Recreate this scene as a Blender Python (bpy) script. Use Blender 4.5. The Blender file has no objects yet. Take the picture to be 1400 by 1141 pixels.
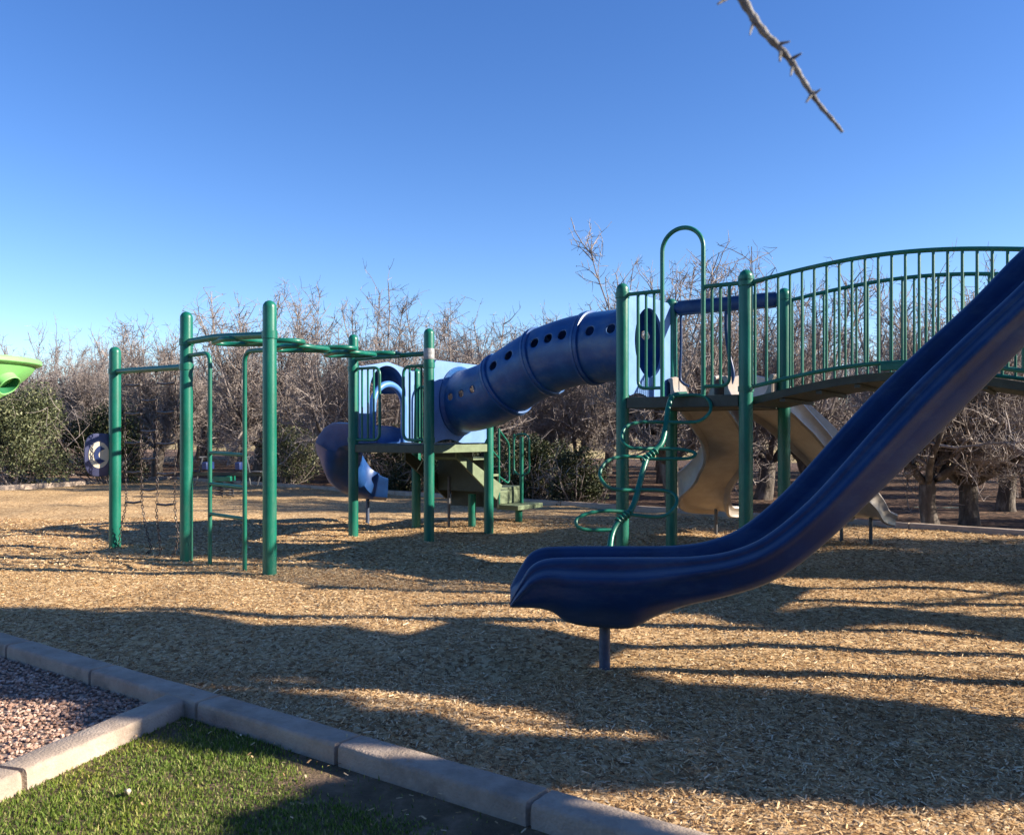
import bpy, math, random
import numpy as np
from mathutils import Vector, Matrix
R = math.radians
scene = bpy.context.scene
col = scene.collection

# ------------------------------------------------------------------ camera, sky, sun, exposure
EYE = 1.33
cd = bpy.data.cameras.new("camera"); cam = bpy.data.objects.new("camera", cd); col.objects.link(cam)
cam.location = (0, 0, EYE); cam.rotation_euler = (R(90), 0, 0)
cd.sensor_width = 36; cd.lens = 29.39; cd.shift_y = 0.0168; cd.clip_end = 4000; cd.clip_start = 0.05
cd.dof.use_dof = True; cd.dof.focus_distance = 8.0; cd.dof.aperture_fstop = 6.0
scene.camera = cam
SUN_EL, SUN_AZ = R(25), R(98)            # azimuth clockwise from +Y
sdir = Vector((math.sin(SUN_AZ)*math.cos(SUN_EL), math.cos(SUN_AZ)*math.cos(SUN_EL), math.sin(SUN_EL)))
world = bpy.data.worlds.new("World"); scene.world = world; world.use_nodes = True
wn = world.node_tree; bg = wn.nodes['Background']
sky = wn.nodes.new('ShaderNodeTexSky'); sky.sky_type = 'NISHITA'; sky.sun_disc = False
sky.sun_elevation = SUN_EL; sky.sun_rotation = SUN_AZ
sky.altitude = 400; sky.air_density = 1.0; sky.dust_density = 0.25; sky.ozone_density = 3.0
hs_w = wn.nodes.new('ShaderNodeHueSaturation'); hs_w.inputs['Saturation'].default_value = 1.24; hs_w.inputs['Hue'].default_value = .514
# clear winter air
tcw = wn.nodes.new('ShaderNodeTexCoord'); sxw = wn.nodes.new('ShaderNodeSeparateXYZ'); wn.links.new(tcw.outputs['Generated'], sxw.inputs[0])
crw = wn.nodes.new('ShaderNodeValToRGB'); crw.color_ramp.interpolation = 'EASE'; ew = crw.color_ramp.elements
ew[0].position = 0; ew[0].color = (.36, .36, .36, 1); ew[1].position = .85; ew[1].color = (.28, .28, .28, 1)
for p_, c_ in ((.12, .36), (.46, .34), (.62, .28)): q_ = ew.new(p_); q_.color = (c_, c_, c_, 1)
wn.links.new(sxw.outputs[2], crw.inputs[0])
mxw = wn.nodes.new('ShaderNodeVectorMath'); mxw.operation = 'MULTIPLY'; scw = wn.nodes.new('ShaderNodeVectorMath'); scw.operation = 'SCALE'; scw.inputs['Scale'].default_value = 2.62
wn.links.new(sky.outputs[0], hs_w.inputs['Color']); wn.links.new(hs_w.outputs[0], mxw.inputs[0]); wn.links.new(crw.outputs[0], mxw.inputs[1])
wn.links.new(mxw.outputs[0], scw.inputs[0]); wn.links.new(scw.outputs[0], bg.inputs[0]); bg.inputs[1].default_value = 0.10
sd = bpy.data.lights.new("sun", 'SUN'); sd.energy = 5.0; sd.angle = R(0.5); sd.color = (1.0, 0.90, 0.755)
so = bpy.data.objects.new("sun", sd); col.objects.link(so)
so.rotation_euler = sdir.to_track_quat('Z', 'Y').to_euler(); so.location = (20, -5, 12)
scene.view_settings.view_transform = 'Standard'; scene.view_settings.look = 'None'
scene.view_settings.exposure = 1.3; scene.view_settings.gamma = 1.0
try:
    scene.cycles.use_denoising = True
    scene.cycles.max_bounces = 6; scene.cycles.transparent_max_bounces = 4
except Exception: pass

# ------------------------------------------------------------------ helpers
def V(*a): return Vector(a)
def tag(o, label=None, cat=None, group=None, kind=None):
    if label: o['label'] = label
    if cat: o['category'] = cat
    if group: o['group'] = group
    if kind: o['kind'] = kind
    return o
def empty(name, loc=(0, 0, 0), **k):
    o = bpy.data.objects.new(name, None); col.objects.link(o); o.location = loc; o.empty_display_size = .1
    return tag(o, **k)
def catmull(pts, n=6, closed=False):
    P = [Vector(p) for p in pts]; out = []; N = len(P)
    for i in range(N if closed else N-1):
        p0 = P[(i-1) % N] if (closed or i > 0) else P[0]*2-P[1]
        p1, p2 = P[i], P[(i+1) % N]
        p3 = P[(i+2) % N] if (closed or i+2 < N) else P[-1]*2-P[-2]
        for k in range(n):
            t = k/n
            out.append(.5*((2*p1)+(p2-p0)*t+(2*p0-5*p1+4*p2-p3)*t*t+(3*p1-p0-3*p2+p3)*t**3))
    if not closed: out.append(P[-1].copy())
    return out
class MB:
    def __init__(s): s.v = []; s.f = []
    def add(s, vs, fs):
        b = len(s.v); s.v += [tuple(q) for q in vs]; s.f += [tuple(i+b for i in f) for f in fs]
    def tube(s, pts, r, n=10, closed=False, caps=True):
        P = [Vector(p) for p in pts]; m = len(P)
        rr = r if isinstance(r, (list, tuple)) else [r]*m
        T = []
        for i in range(m):
            a = P[(i-1) % m] if (closed or i > 0) else P[i]
            b = P[(i+1) % m] if (closed or i < m-1) else P[i]
            d = (b-a); T.append(d.normalized() if d.length > 1e-9 else Vector((0, 0, 1)))
        up = Vector((0, 0, 1)) if abs(T[0].z) < .9 else Vector((1, 0, 0))
        nrm = (up - T[0]*up.dot(T[0])).normalized(); vs = []
        for i in range(m):
            nrm = nrm - T[i]*nrm.dot(T[i])
            if nrm.length < 1e-6: nrm = T[i].orthogonal()
            nrm.normalize(); bi = T[i].cross(nrm)
            for k in range(n):
                a = 2*math.pi*k/n
                vs.append(P[i]+(nrm*math.cos(a)+bi*math.sin(a))*rr[i])
        fs = []
        for i in range(m if closed else m-1):
            j = (i+1) % m
            for k in range(n):
                l = (k+1) % n
                fs.append((i*n+k, i*n+l, j*n+l, j*n+k))
        if caps and not closed:
            fs.append(tuple(range(n-1, -1, -1))); fs.append(tuple((m-1)*n+k for k in range(n)))
        s.add(vs, fs); return s
    def lathe(s, prof, c=(0, 0, 0), n=24, M=None):
        vs = []; fs = []; m = len(prof)
        for r, z in prof:
            for k in range(n):
                a = 2*math.pi*k/n; p = Vector((r*math.cos(a), r*math.sin(a), z))
                if M: p = M @ p
                vs.append(p+Vector(c))
        for i in range(m-1):
            for k in range(n):
                l = (k+1) % n; fs.append((i*n+k, i*n+l, (i+1)*n+l, (i+1)*n+k))
        if prof[0][0] > 1e-5: fs.append(tuple(range(n-1, -1, -1)))
        if prof[-1][0] > 1e-5: fs.append(tuple((m-1)*n+k for k in range(n)))
        s.add(vs, fs); return s
    def hexa(s, p):   # 8 corners: bottom 4 ccw, top 4 ccw
        s.add(p, [(3, 2, 1, 0), (4, 5, 6, 7), (0, 1, 5, 4), (1, 2, 6, 5), (2, 3, 7, 6), (3, 0, 4, 7)]); return s
    def box(s, a, b, F=None):
        F = F or (lambda x, y, z: Vector((x, y, z)))
        (x0, y0, z0), (x1, y1, z1) = a, b
        return s.hexa([F(x0, y0, z0), F(x1, y0, z0), F(x1, y1, z0), F(x0, y1, z0), F(x0, y0, z1), F(x1, y0, z1), F(x1, y1, z1), F(x0, y1, z1)])
    def loft(s, rings, closed_ring=True, caps=True):
        n = len(rings[0]); m = len(rings); vs = [p for r in rings for p in r]; fs = []
        for i in range(m-1):
            for k in range(n if closed_ring else n-1):
                l = (k+1) % n; fs.append((i*n+k, i*n+l, (i+1)*n+l, (i+1)*n+k))
        if caps and closed_ring:
            fs.append(tuple(range(n-1, -1, -1))); fs.append(tuple((m-1)*n+k for k in range(n)))
        s.add(vs, fs); return s
    def build(s, name, mat, parent=None, bevel=0, sharp=40, solid=0, origin=None):
        me = bpy.data.meshes.new(name)
        vs = s.v
        if origin is not None: vs = [(x-origin[0], y-origin[1], z-origin[2]) for x, y, z in vs]
        me.from_pydata(vs, [], s.f); me.update()
        me.polygons.foreach_set('use_smooth', [True]*len(me.polygons)); me.set_sharp_from_angle(angle=R(sharp))
        o = bpy.data.objects.new(name, me); col.objects.link(o)
        if mat: me.materials.append(mat)
        if origin is not None: o.location = origin
        if parent is not None:
            o.parent = parent; o.location = Vector(o.location)-Vector(parent_world(parent))
        if solid:
            m = o.modifiers.new('thick', 'SOLIDIFY'); m.thickness = solid; m.offset = 0
        if bevel:
            m = o.modifiers.new('bevel', 'BEVEL'); m.width = bevel; m.segments = 2; m.limit_method = 'ANGLE'; m.angle_limit = R(40)
        return o
def parent_world(p):
    v = Vector((0, 0, 0))
    while p is not None: v += Vector(p.location); p = p.parent
    return v
def np_mesh(name, verts, counts, idx, mat, parent=None, smooth=False):
    me = bpy.data.meshes.new(name)
    me.vertices.add(len(verts)); me.vertices.foreach_set('co', np.asarray(verts, dtype=np.float32).ravel())
    me.loops.add(len(idx)); me.loops.foreach_set('vertex_index', np.asarray(idx, dtype=np.int32))
    counts = np.asarray(counts, dtype=np.int32)
    me.polygons.add(len(counts)); me.polygons.foreach_set('loop_start', np.concatenate([[0], np.cumsum(counts)[:-1]]).astype(np.int32))
    me.polygons.foreach_set('use_smooth', np.full(len(counts), smooth))
    me.update(calc_edges=True); me.validate()
    me.materials.append(mat)
    o = bpy.data.objects.new(name, me); col.objects.link(o)
    if parent is not None: o.parent = parent
    return o

# ------------------------------------------------------------------ materials
def mat(name, base, rough=.5, var=.25, scale=6., bump=0., bscale=40., spec=.5, second=None, stretch=(1, 1, 1), rvar=.1, coat=0, dust=None, painted_sheen=0):
    m = bpy.data.materials.new(name); m.use_nodes = True; nt = m.node_tree; b = nt.nodes['Principled BSDF']
    tc = nt.nodes.new('ShaderNodeTexCoord'); mp = nt.nodes.new('ShaderNodeMapping'); mp.inputs['Scale'].default_value = stretch
    nt.links.new(tc.outputs['Object'], mp.inputs[0])
    n1 = nt.nodes.new('ShaderNodeTexNoise'); n1.inputs['Scale'].default_value = scale; n1.inputs['Detail'].default_value = 6; n1.inputs['Roughness'].default_value = .65
    nt.links.new(mp.outputs[0], n1.inputs[0])
    cr = nt.nodes.new('ShaderNodeValToRGB'); e = cr.color_ramp.elements
    second = second or tuple(min(1, c*(1+var)+.02*var) for c in base)
    e[0].position = .32; e[0].color = (*[c*(1-var) for c in base], 1); e[1].position = .7; e[1].color = (*second, 1)
    mid = e.new(.5); mid.color = (*base, 1)
    nt.links.new(n1.outputs[0], cr.inputs[0]); nt.links.new(cr.outputs[0], b.inputs['Base Color'])
    mr = nt.nodes.new('ShaderNodeMapRange'); mr.inputs[3].default_value = max(.05, rough-rvar); mr.inputs[4].default_value = min(1, rough+rvar)
    n2 = nt.nodes.new('ShaderNodeTexNoise'); n2.inputs['Scale'].default_value = scale*2.7; n2.inputs['Detail'].default_value = 4
    nt.links.new(mp.outputs[0], n2.inputs[0]); nt.links.new(n2.outputs[0], mr.inputs[0]); nt.links.new(mr.outputs[0], b.inputs['Roughness'])
    if dust:      # (colour, noise scale, stretch, amount): scuffs and dry dust with a shape of their own
        dc, ds, dst, da = dust
        m2 = nt.nodes.new('ShaderNodeMapping'); m2.inputs['Scale'].default_value = dst; nt.links.new(tc.outputs['Object'], m2.inputs[0])
        n4 = nt.nodes.new('ShaderNodeTexNoise'); n4.inputs['Scale'].default_value = ds; n4.inputs['Detail'].default_value = 9; n4.inputs['Roughness'].default_value = .75
        nt.links.new(m2.outputs[0], n4.inputs[0])
        r4 = nt.nodes.new('ShaderNodeMapRange'); r4.inputs[1].default_value = .50; r4.inputs[2].default_value = .74; r4.inputs[3].default_value = 0; r4.inputs[4].default_value = da
        nt.links.new(n4.outputs[0], r4.inputs[0])
        mx = nt.nodes.new('ShaderNodeMix'); mx.data_type = 'RGBA'; mx.inputs[7].default_value = (*dc, 1)
        nt.links.new(r4.outputs[0], mx.inputs[0]); nt.links.new(cr.outputs[0], mx.inputs[6]); nt.links.new(mx.outputs[2], b.inputs['Base Color'])
        if painted_sheen:   # sky sheen painted as a dust tone on faces that look up or down
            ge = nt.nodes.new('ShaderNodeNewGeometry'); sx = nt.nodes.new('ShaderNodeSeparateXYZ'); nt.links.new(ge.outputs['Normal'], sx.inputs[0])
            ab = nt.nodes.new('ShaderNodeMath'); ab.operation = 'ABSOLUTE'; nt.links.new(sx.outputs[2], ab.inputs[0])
            r5 = nt.nodes.new('ShaderNodeMapRange'); r5.inputs[1].default_value = .45; r5.inputs[2].default_value = .95; r5.inputs[3].default_value = 0; r5.inputs[4].default_value = painted_sheen
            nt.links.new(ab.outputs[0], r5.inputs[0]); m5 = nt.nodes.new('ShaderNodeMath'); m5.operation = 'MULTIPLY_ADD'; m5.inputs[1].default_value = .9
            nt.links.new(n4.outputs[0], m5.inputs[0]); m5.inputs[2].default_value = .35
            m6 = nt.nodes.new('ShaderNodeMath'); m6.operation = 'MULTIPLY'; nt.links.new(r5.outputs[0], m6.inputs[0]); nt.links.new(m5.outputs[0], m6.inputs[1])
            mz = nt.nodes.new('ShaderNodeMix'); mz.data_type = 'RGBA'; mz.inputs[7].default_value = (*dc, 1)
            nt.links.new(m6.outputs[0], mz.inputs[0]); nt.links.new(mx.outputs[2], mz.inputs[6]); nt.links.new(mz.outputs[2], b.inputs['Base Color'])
    b.inputs['Specular IOR Level'].default_value = spec
    if coat: b.inputs['Coat Weight'].default_value = coat; b.inputs['Coat Roughness'].default_value = .25
    if bump:
        n3 = nt.nodes.new('ShaderNodeTexNoise'); n3.inputs['Scale'].default_value = bscale; n3.inputs['Detail'].default_value = 6
        nt.links.new(mp.outputs[0], n3.inputs[0])
        bp = nt.nodes.new('ShaderNodeBump'); bp.inputs['Strength'].default_value = bump; bp.inputs['Distance'].default_value = .02
        nt.links.new(n3.outputs[0], bp.inputs['Height']); nt.links.new(bp.outputs[0], b.inputs['Normal'])
    return m
def island_mat(name, cols, rough=.8, spec=.3, trans=0., patch=None):
    """colour differs from piece to piece (chip, blade, leaf, stone)"""
    m = bpy.data.materials.new(name); m.use_nodes = True; nt = m.node_tree; b = nt.nodes['Principled BSDF']
    g = nt.nodes.new('ShaderNodeNewGeometry'); cr = nt.nodes.new('ShaderNodeValToRGB'); e = cr.color_ramp.elements
    for i, (p, c) in enumerate(cols):
        el = e[i] if i < 2 else e.new(p)
        el.position = p; el.color = (*c, 1)
    nt.links.new(g.outputs['Random Per Island'], cr.inputs[0]); out = cr.outputs[0]
    if patch:
        tc = nt.nodes.new('ShaderNodeTexCoord'); n1 = nt.nodes.new('ShaderNodeTexNoise'); n1.inputs['Scale'].default_value = patch[0]; n1.inputs['Detail'].default_value = 3
        nt.links.new(tc.outputs['Object'], n1.inputs[0])
        r2 = nt.nodes.new('ShaderNodeValToRGB'); r2.color_ramp.elements[0].position = .45; r2.color_ramp.elements[1].position = .68
        r2.color_ramp.elements[0].color = (1, 1, 1, 1); r2.color_ramp.elements[1].color = (*patch[1], 1)
        nt.links.new(n1.outputs[0], r2.inputs[0])
        mx = nt.nodes.new('ShaderNodeMix'); mx.data_type = 'RGBA'; mx.blend_type = 'MULTIPLY'; mx.inputs[0].default_value = 1
        nt.links.new(out, mx.inputs[6]); nt.links.new(r2.outputs[0], mx.inputs[7]); out = mx.outputs[2]
    nt.links.new(out, b.inputs['Base Color']); b.inputs['Roughness'].default_value = rough; b.inputs['Specular IOR Level'].default_value = spec
    if trans:
        ms = nt.nodes.new('ShaderNodeMixShader'); tr = nt.nodes.new('ShaderNodeBsdfTranslucent'); ms.inputs[0].default_value = trans
        nt.links.new(out, tr.inputs[0]); nt.links.new(b.outputs[0], ms.inputs[1]); nt.links.new(tr.outputs[0], ms.inputs[2])
        nt.links.new(ms.outputs[0], nt.nodes['Material Output'].inputs[0])
    return m
def litter_mat(name, cols, vscale, bump, nscale=.7, stretch=(1, 1, 1)):
    """ground made of small bits: cell colours, broad patches, bump"""
    m = bpy.data.materials.new(name); m.use_nodes = True; nt = m.node_tree; b = nt.nodes['Principled BSDF']
    tc = nt.nodes.new('ShaderNodeTexCoord'); mp = nt.nodes.new('ShaderNodeMapping'); mp.inputs['Scale'].default_value = stretch
    nt.links.new(tc.outputs['Object'], mp.inputs[0])
    dn = nt.nodes.new('ShaderNodeTexNoise'); dn.inputs['Scale'].default_value = vscale*.35; dn.inputs['Detail'].default_value = 2
    nt.links.new(mp.outputs[0], dn.inputs[0])
    ad = nt.nodes.new('ShaderNodeMixRGB'); ad.blend_type = 'ADD'; ad.inputs[0].default_value = .05
    nt.links.new(mp.outputs[0], ad.inputs[1]); nt.links.new(dn.outputs[1], ad.inputs[2])
    vo = nt.nodes.new('ShaderNodeTexVoronoi'); vo.inputs['Scale'].default_value = vscale
    nt.links.new(ad.outputs[0], vo.inputs[0])
    sp = nt.nodes.new('ShaderNodeSeparateColor'); nt.links.new(vo.outputs['Color'], sp.inputs[0])
    cr = nt.nodes.new('ShaderNodeValToRGB'); e = cr.color_ramp.elements
    for i, (p, c) in enumerate(cols):
        el = e[i] if i < 2 else e.new(p)
        el.position = p; el.color = (*c, 1)
    nt.links.new(sp.outputs[0], cr.inputs[0])
    n1 = nt.nodes.new('ShaderNodeTexNoise'); n1.inputs['Scale'].default_value = nscale; n1.inputs['Detail'].default_value = 5
    nt.links.new(tc.outputs['Object'], n1.inputs[0])
    r2 = nt.nodes.new('ShaderNodeMapRange'); r2.inputs[1].default_value = .3; r2.inputs[2].default_value = .7; r2.inputs[3].default_value = .72; r2.inputs[4].default_value = 1.15
    nt.links.new(n1.outputs[0], r2.inputs[0])
    mx = nt.nodes.new('ShaderNodeVectorMath'); mx.operation = 'SCALE'; nt.links.new(cr.outputs[0], mx.inputs[0]); nt.links.new(r2.outputs[0], mx.inputs['Scale'])
    nt.links.new(mx.outputs[0], b.inputs['Base Color']); b.inputs['Roughness'].default_value = .9; b.inputs['Specular IOR Level'].default_value = .2
    bp = nt.nodes.new('ShaderNodeBump'); bp.inputs['Strength'].default_value = bump; bp.inputs['Distance'].default_value = .02
    nt.links.new(sp.outputs[1], bp.inputs['Height']); nt.links.new(bp.outputs[0], b.inputs['Normal'])
    return m
M = {}
M['green'] = mat('green_powder_coat', (.004, .125, .082), .36, .2, 5, .05, 90, .42, stretch=(1, 1, .35), second=(.012, .165, .115), dust=((.10, .17, .13), 7, (1, 1, .3), .5))
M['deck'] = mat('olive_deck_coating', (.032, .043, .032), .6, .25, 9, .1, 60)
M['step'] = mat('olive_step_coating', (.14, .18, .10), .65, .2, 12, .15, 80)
M['tube'] = mat('blue_rotomoulded_plastic', (.007, .066, .225), .38, .25, 3.5, .06, 120, .5, second=(.025, .105, .28), dust=((.14, .18, .22), 2.6, (1, 1, 1.6), .6))
M['panel'] = mat('faded_blue_plastic', (.13, .25, .49), .45, .15, 4, .05, 120)
M['hood'] = mat('light_blue_plastic', (.08, .22, .55), .4, .15, 4, .05, 120)
M['slide'] = mat('navy_slide_plastic', (.001, .026, .105), .38, .3, 3, .06, 150, .42, second=(.003, .038, .13), dust=((.11, .155, .21), 5, (.35, 2.5, 1), .3), painted_sheen=.85)  # scuffs, plus a paler tone painted on the rims for sky sheen
M['tan'] = mat('tan_slide_plastic', (.32, .275, .235), .34, .15, 4, .06, 120, second=(.38, .335, .295))
M['spiral'] = mat('spiral_slide_plastic', (.010, .055, .20), .4, .25, 3.5, .05, 120, .4, second=(.02, .08, .24))
M['lime'] = mat('lime_plastic', (.22, .56, .17), .45, .1, 4, .05, 120)
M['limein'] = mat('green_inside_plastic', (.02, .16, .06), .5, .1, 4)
M['steel'] = mat('dark_steel', (.07, .075, .085), .5, .3, 12, .05, 80)
M['galv'] = mat('dusty_navy_steel', (.06, .08, .13), .5, .4, 14, .08, 60)
M['chain'] = mat('coated_chain', (.035, .022, .018), .55, .5, 30, second=(.16, .13, .12))
M['signblue'] = mat('violet_blue_panel', (.065, .072, .15), .5, .12, 5)
M['cream'] = mat('cream_panel', (.62, .55, .42), .55, .08, 6)
M['navy'] = mat('navy_panel', (.012, .03, .12), .5, .1, 6)
M['tape'] = mat('silver_tape', (.27, .27, .27), .5, .3, 30)
M['concrete'] = mat('cast_concrete', (.40, .315, .245), .9, .22, 5, .4, 90, .25, second=(.46, .375, .30), dust=((.13, .10, .08), 4, (1, 1, 1), .65))
M['paver'] = mat('beige_pavers', (.44, .36, .27), .88, .2, 4, .3, 60, .3)
M['bark'] = mat('grey_bark', (.10, .083, .07), .9, .35, 9, .9, 22, .2, stretch=(1, 1, .4), second=(.23, .20, .17))
M['twig'] = mat('pale_twigs', (.24, .20, .18), .8, .42, 2.6, 0, 40, .3, second=(.45, .395, .365))
M['bud'] = island_mat('dry_buds', [(0, (.10, .045, .03)), (1, (.26, .16, .11))])
M['leaf'] = island_mat('olive_leaves', [(0, (.03, .042, .018)), (1, (.23, .235, .12)), (.5, (.095, .115, .05))], .55, .4, .15)
M['darkleaf'] = island_mat('dark_leaves', [(0, (.012, .02, .008)), (1, (.085, .085, .03)), (.6, (.03, .045, .015))], .55, .4, .12)
M['chipbed'] = litter_mat('wood_chip_bed', [(0, (.21, .12, .057)), (1, (.73, .53, .295)), (.35, (.43, .27, .125)), (.7, (.58, .385, .19))], 48, .8, .5, (1, .6, 1))
M['chip'] = island_mat('wood_chip_slivers', [(0, (.11, .058, .03)), (1, (.86, .70, .47)), (.25, (.40, .235, .105)), (.6, (.60, .40, .20)), (.85, (.72, .53, .305))], .85, .15, 0, (.55, (.66, .62, .58)))
M['mulch'] = litter_mat('orchard_leaf_litter', [(0, (.03, .018, .012)), (1, (.30, .19, .12)), (.5, (.075, .042, .027)), (.8, (.15, .085, .055))], 16, 1., .25)
M['soil'] = mat('bare_soil', (.27, .17, .11), .95, .3, 7, .5, 60, .2)
M['gravelbed'] = litter_mat('gravel_bed', [(0, (.10, .07, .055)), (1, (.36, .27, .22)), (.5, (.2, .145, .115))], 60, 1., .8)
M['stone'] = island_mat('pink_gravel', [(0, (.19, .105, .075)), (1, (.58, .43, .34)), (.4, (.37, .225, .16)), (.75, (.48, .32, .24))], .85, .3)
M['lawn'] = mat('lawn_base', (.15, .105, .062), .95, .4, 7, .6, 70, .2, second=(.26, .175, .115))
M['grass'] = island_mat('grass_blades', [(0, (.05, .09, .012)), (1, (.45, .42, .18)), (.4, (.11, .185, .022)), (.82, (.21, .28, .05))], .6, .3, .25, (1.6, (1.5, 1.15, .9)))
M['drygrass'] = litter_mat('dry_grass', [(0, (.28, .21, .09)), (1, (.50, .40, .2)), (.5, (.40, .30, .14))], .8, .4, .05)
M['hill'] = mat('far_hills', (.13, .15, .18), .95, .2, .02)
def water_mat():
    m = bpy.data.materials.new('irrigation_water'); m.use_nodes = True; b = m.node_tree.nodes['Principled BSDF']; nt = m.node_tree
    b.inputs['Base Color'].default_value = (.05, .04, .03, 1); b.inputs['Roughness'].default_value = .16; b.inputs['IOR'].default_value = 1.33
    n = nt.nodes.new('ShaderNodeTexNoise'); n.inputs['Scale'].default_value = 6; bp = nt.nodes.new('ShaderNodeBump'); bp.inputs['Strength'].default_value = .08
    nt.links.new(n.outputs[0], bp.inputs['Height']); nt.links.new(bp.outputs[0], b.inputs['Normal']); return m
M['water'] = water_mat()

# ------------------------------------------------------------------ plan of the place
KD = Vector((.821, -.570)); KN = Vector((.570, .821)); K0 = Vector((-3.25, 5.31))       # near kerb, its chip-side edge
def K(t, w=0): p = K0+KD*t+KN*w; return p
FD = Vector((.770, -.638)); FN = Vector((.638, .770)); F0 = Vector((5.9, 11.3))         # far kerb, its chip-side edge
FCORNER = F0-FD*20.6
def hgt(x, y):
    return (.022+.016*np.sin(x*1.9+y*.7)*np.sin(y*1.6-x*.4+1)+.012*np.sin(x*4.1-y*2.3+.5)*np.sin(y*3.7+x*1.1)+.006*np.sin(x*9.3+y*3.)*np.sin(y*8.1-x*4.)
            -.055*np.exp(-((x+.25)**2/.35+(y-4.7)**2/.18))+.03*np.exp(-((x-1.1)**2/.5+(y-4.5)**2/.3))-.04*np.exp(-((x-2.9)**2+(y-11.6)**2)/.4)-.04*np.exp(-((x+1.8)**2+(y-12.6)**2)/.4))

# ------------------------------------------------------------------ setting
def sheet(name, pts, z, m, kind='structure'):
    b = MB(); b.add([(x, y, z) for x, y in pts], [tuple(range(len(pts)))]); o = b.build(name, m); return tag(o, kind=kind)
sheet('ground', [(-1800, -1800), (1800, -1800), (1800, 1800), (-1800, 1800)], -.06, M['soil'])
A_, B_, C_, D_ = Vector((-14.4, 13.05)), K(22), F0+FD*17, FCORNER
b = MB(); NX, NY = 260, 150; vs = []
for i in range(NX+1):
    s = i/NX; p0 = A_.lerp(B_, s); p1 = D_.lerp(C_, s)
    for j in range(NY+1):
        p = p0.lerp(p1, (j/NY)); vs.append((p.x, p.y, float(hgt(p.x, p.y))))
b.add(vs, [(i*(NY+1)+j, (i+1)*(NY+1)+j, (i+1)*(NY+1)+j+1, i*(NY+1)+j+1) for i in range(NX) for j in range(NY)])
tag(b.build('wood_chip_ground', M['chipbed']), kind='structure')
# orchard floor, field, hills
def fp(t, w): p = F0+FD*t+FN*w; return (p.x, p.y)
sheet('orchard_floor', [fp(-60, .1), fp(40, .1), fp(40, 27), fp(-60, 27)], -.012, M['mulch'])
sheet('dry_field', [fp(-140, 27.2), fp(120, 27.2), fp(160, 240), fp(-260, 240)], -.03, M['drygrass'])
b = MB(); rng = random.Random(5); N = 90; rings = []
for i in range(N+1):
    a = R(20+140*i/N); hh = 5+5*math.sin(i*.31)+3*math.sin(i*.83+1)+2*rng.random()
    ring = []
    for rr, zz in ((330, -1), (380, hh*.7), (430, hh), (520, -1)):
        ring.append(Vector((math.cos(a)*rr, math.sin(a)*rr, zz)))
    rings.append(ring)
b.loft(rings, closed_ring=False); tag(b.build('hills', M['hill']), kind='structure')
# paved path behind the far kerb, single slabs separated by joints on one sheet
b = MB(); t = -7.0
while t < 16:
    b.box((t, .16, -.02), (t+.235, .62, .045), lambda x, y, z: Vector((*fp(x, y), z))); t += .25
tag(b.build('path', M['paver'], bevel=.006), kind='structure')
# lawn and gravel
SK0 = Vector((-1.66, 4.10)); SD = Vector((-.315, -.949)); SN = Vector((.949, -.315))     # side kerb, left edge of its top
def sk(t, w): p = SK0+SD*t+SN*w; return (p.x, p.y)
kb = lambda t, w: tuple(K(t, w))
sheet('lawn', [sk(0, .1), sk(9, .1), (9, -30), (30, -30), kb(26, -.1)], .0, M['lawn'])
sheet('gravel_strip', [sk(0, .06), kb(-11.5, -.1), (-16, 8), (-16, -5), sk(9, .06)], .004, M['gravelbed'])
def kerb(name, Pf, t0, t1, wdt, top, joints, m=M['concrete']):
    prof = [(0, -.1), (0, top-.018), (.006, top-.005), (.018, top), (wdt-.018, top), (wdt-.006, top-.005), (wdt, top-.018), (wdt+.006, -.1)]
    st = [(t0, 0)]; 
    for j in joints: st += [(j-.012, 0), (j-.005, .018), (j+.005, .018), (j+.012, 0)]
    n = int((t1-t0)/.12)
    st += [(t0+(t1-t0)*i/n, 0) for i in range(1, n+1) if all(abs(t0+(t1-t0)*i/n-j) > .03 for j in joints)]
    st.sort(); rg = random.Random(len(joints)); b = MB(); rings = []
    for t, c in st:
        ring = []
        for w, z in prof:
            ww = wdt/2+(w-wdt/2)*(1-2*c/wdt) if c else w
            p = Pf(t, ww); ring.append(Vector((p[0], p[1], z-c*(z > 0)+(rg.random()-.5)*.003)))
        rings.append(ring)
    b.loft(rings); return tag(b.build(name, m, sharp=50), kind='structure')
kerb('kerb', lambda t, w: kb(t, w-.15), -12, 22, .15, .085, [x*.93-11.28+.53 for x in range(0, 35)])
kerb('garden_kerb', lambda t, w: sk(t, w), .0, 9, .155, .078, [.012, .98, 1.9, 2.82, 3.74])
kerb('far_kerb', lambda t, w: fp(t, w), -20.6, 17, .15, .10, [x*1.5-20 for x in range(24)])
LD = Vector((-.47, -.882)); LN = Vector((-.882, .47))
kerb('boundary_kerb', lambda t, w: tuple(FCORNER+LD*t+LN*w+Vector((0, .0))), .0, 12, .15, .11, [x*1.5+1 for x in range(7)])
# irrigation water standing between the rows
rng = random.Random(11)
for (cx, cy, rx, ry) in [(7.75, 15.4, .45, .13)]:
    b = MB(); pts = []
    for k in range(40):
        a = 2*math.pi*k/40; q = 1+.22*math.sin(3*a+rng.random())+.15*math.sin(7*a+cx)
        x, y = math.cos(a)*rx*q, math.sin(a)*ry*q; pts.append((cx+x*.95+y*.2, cy+y-x*.12, -.007))
    b.add(pts, [tuple(range(40))]); tag(b.build('water', M['water']), kind='structure')

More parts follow.
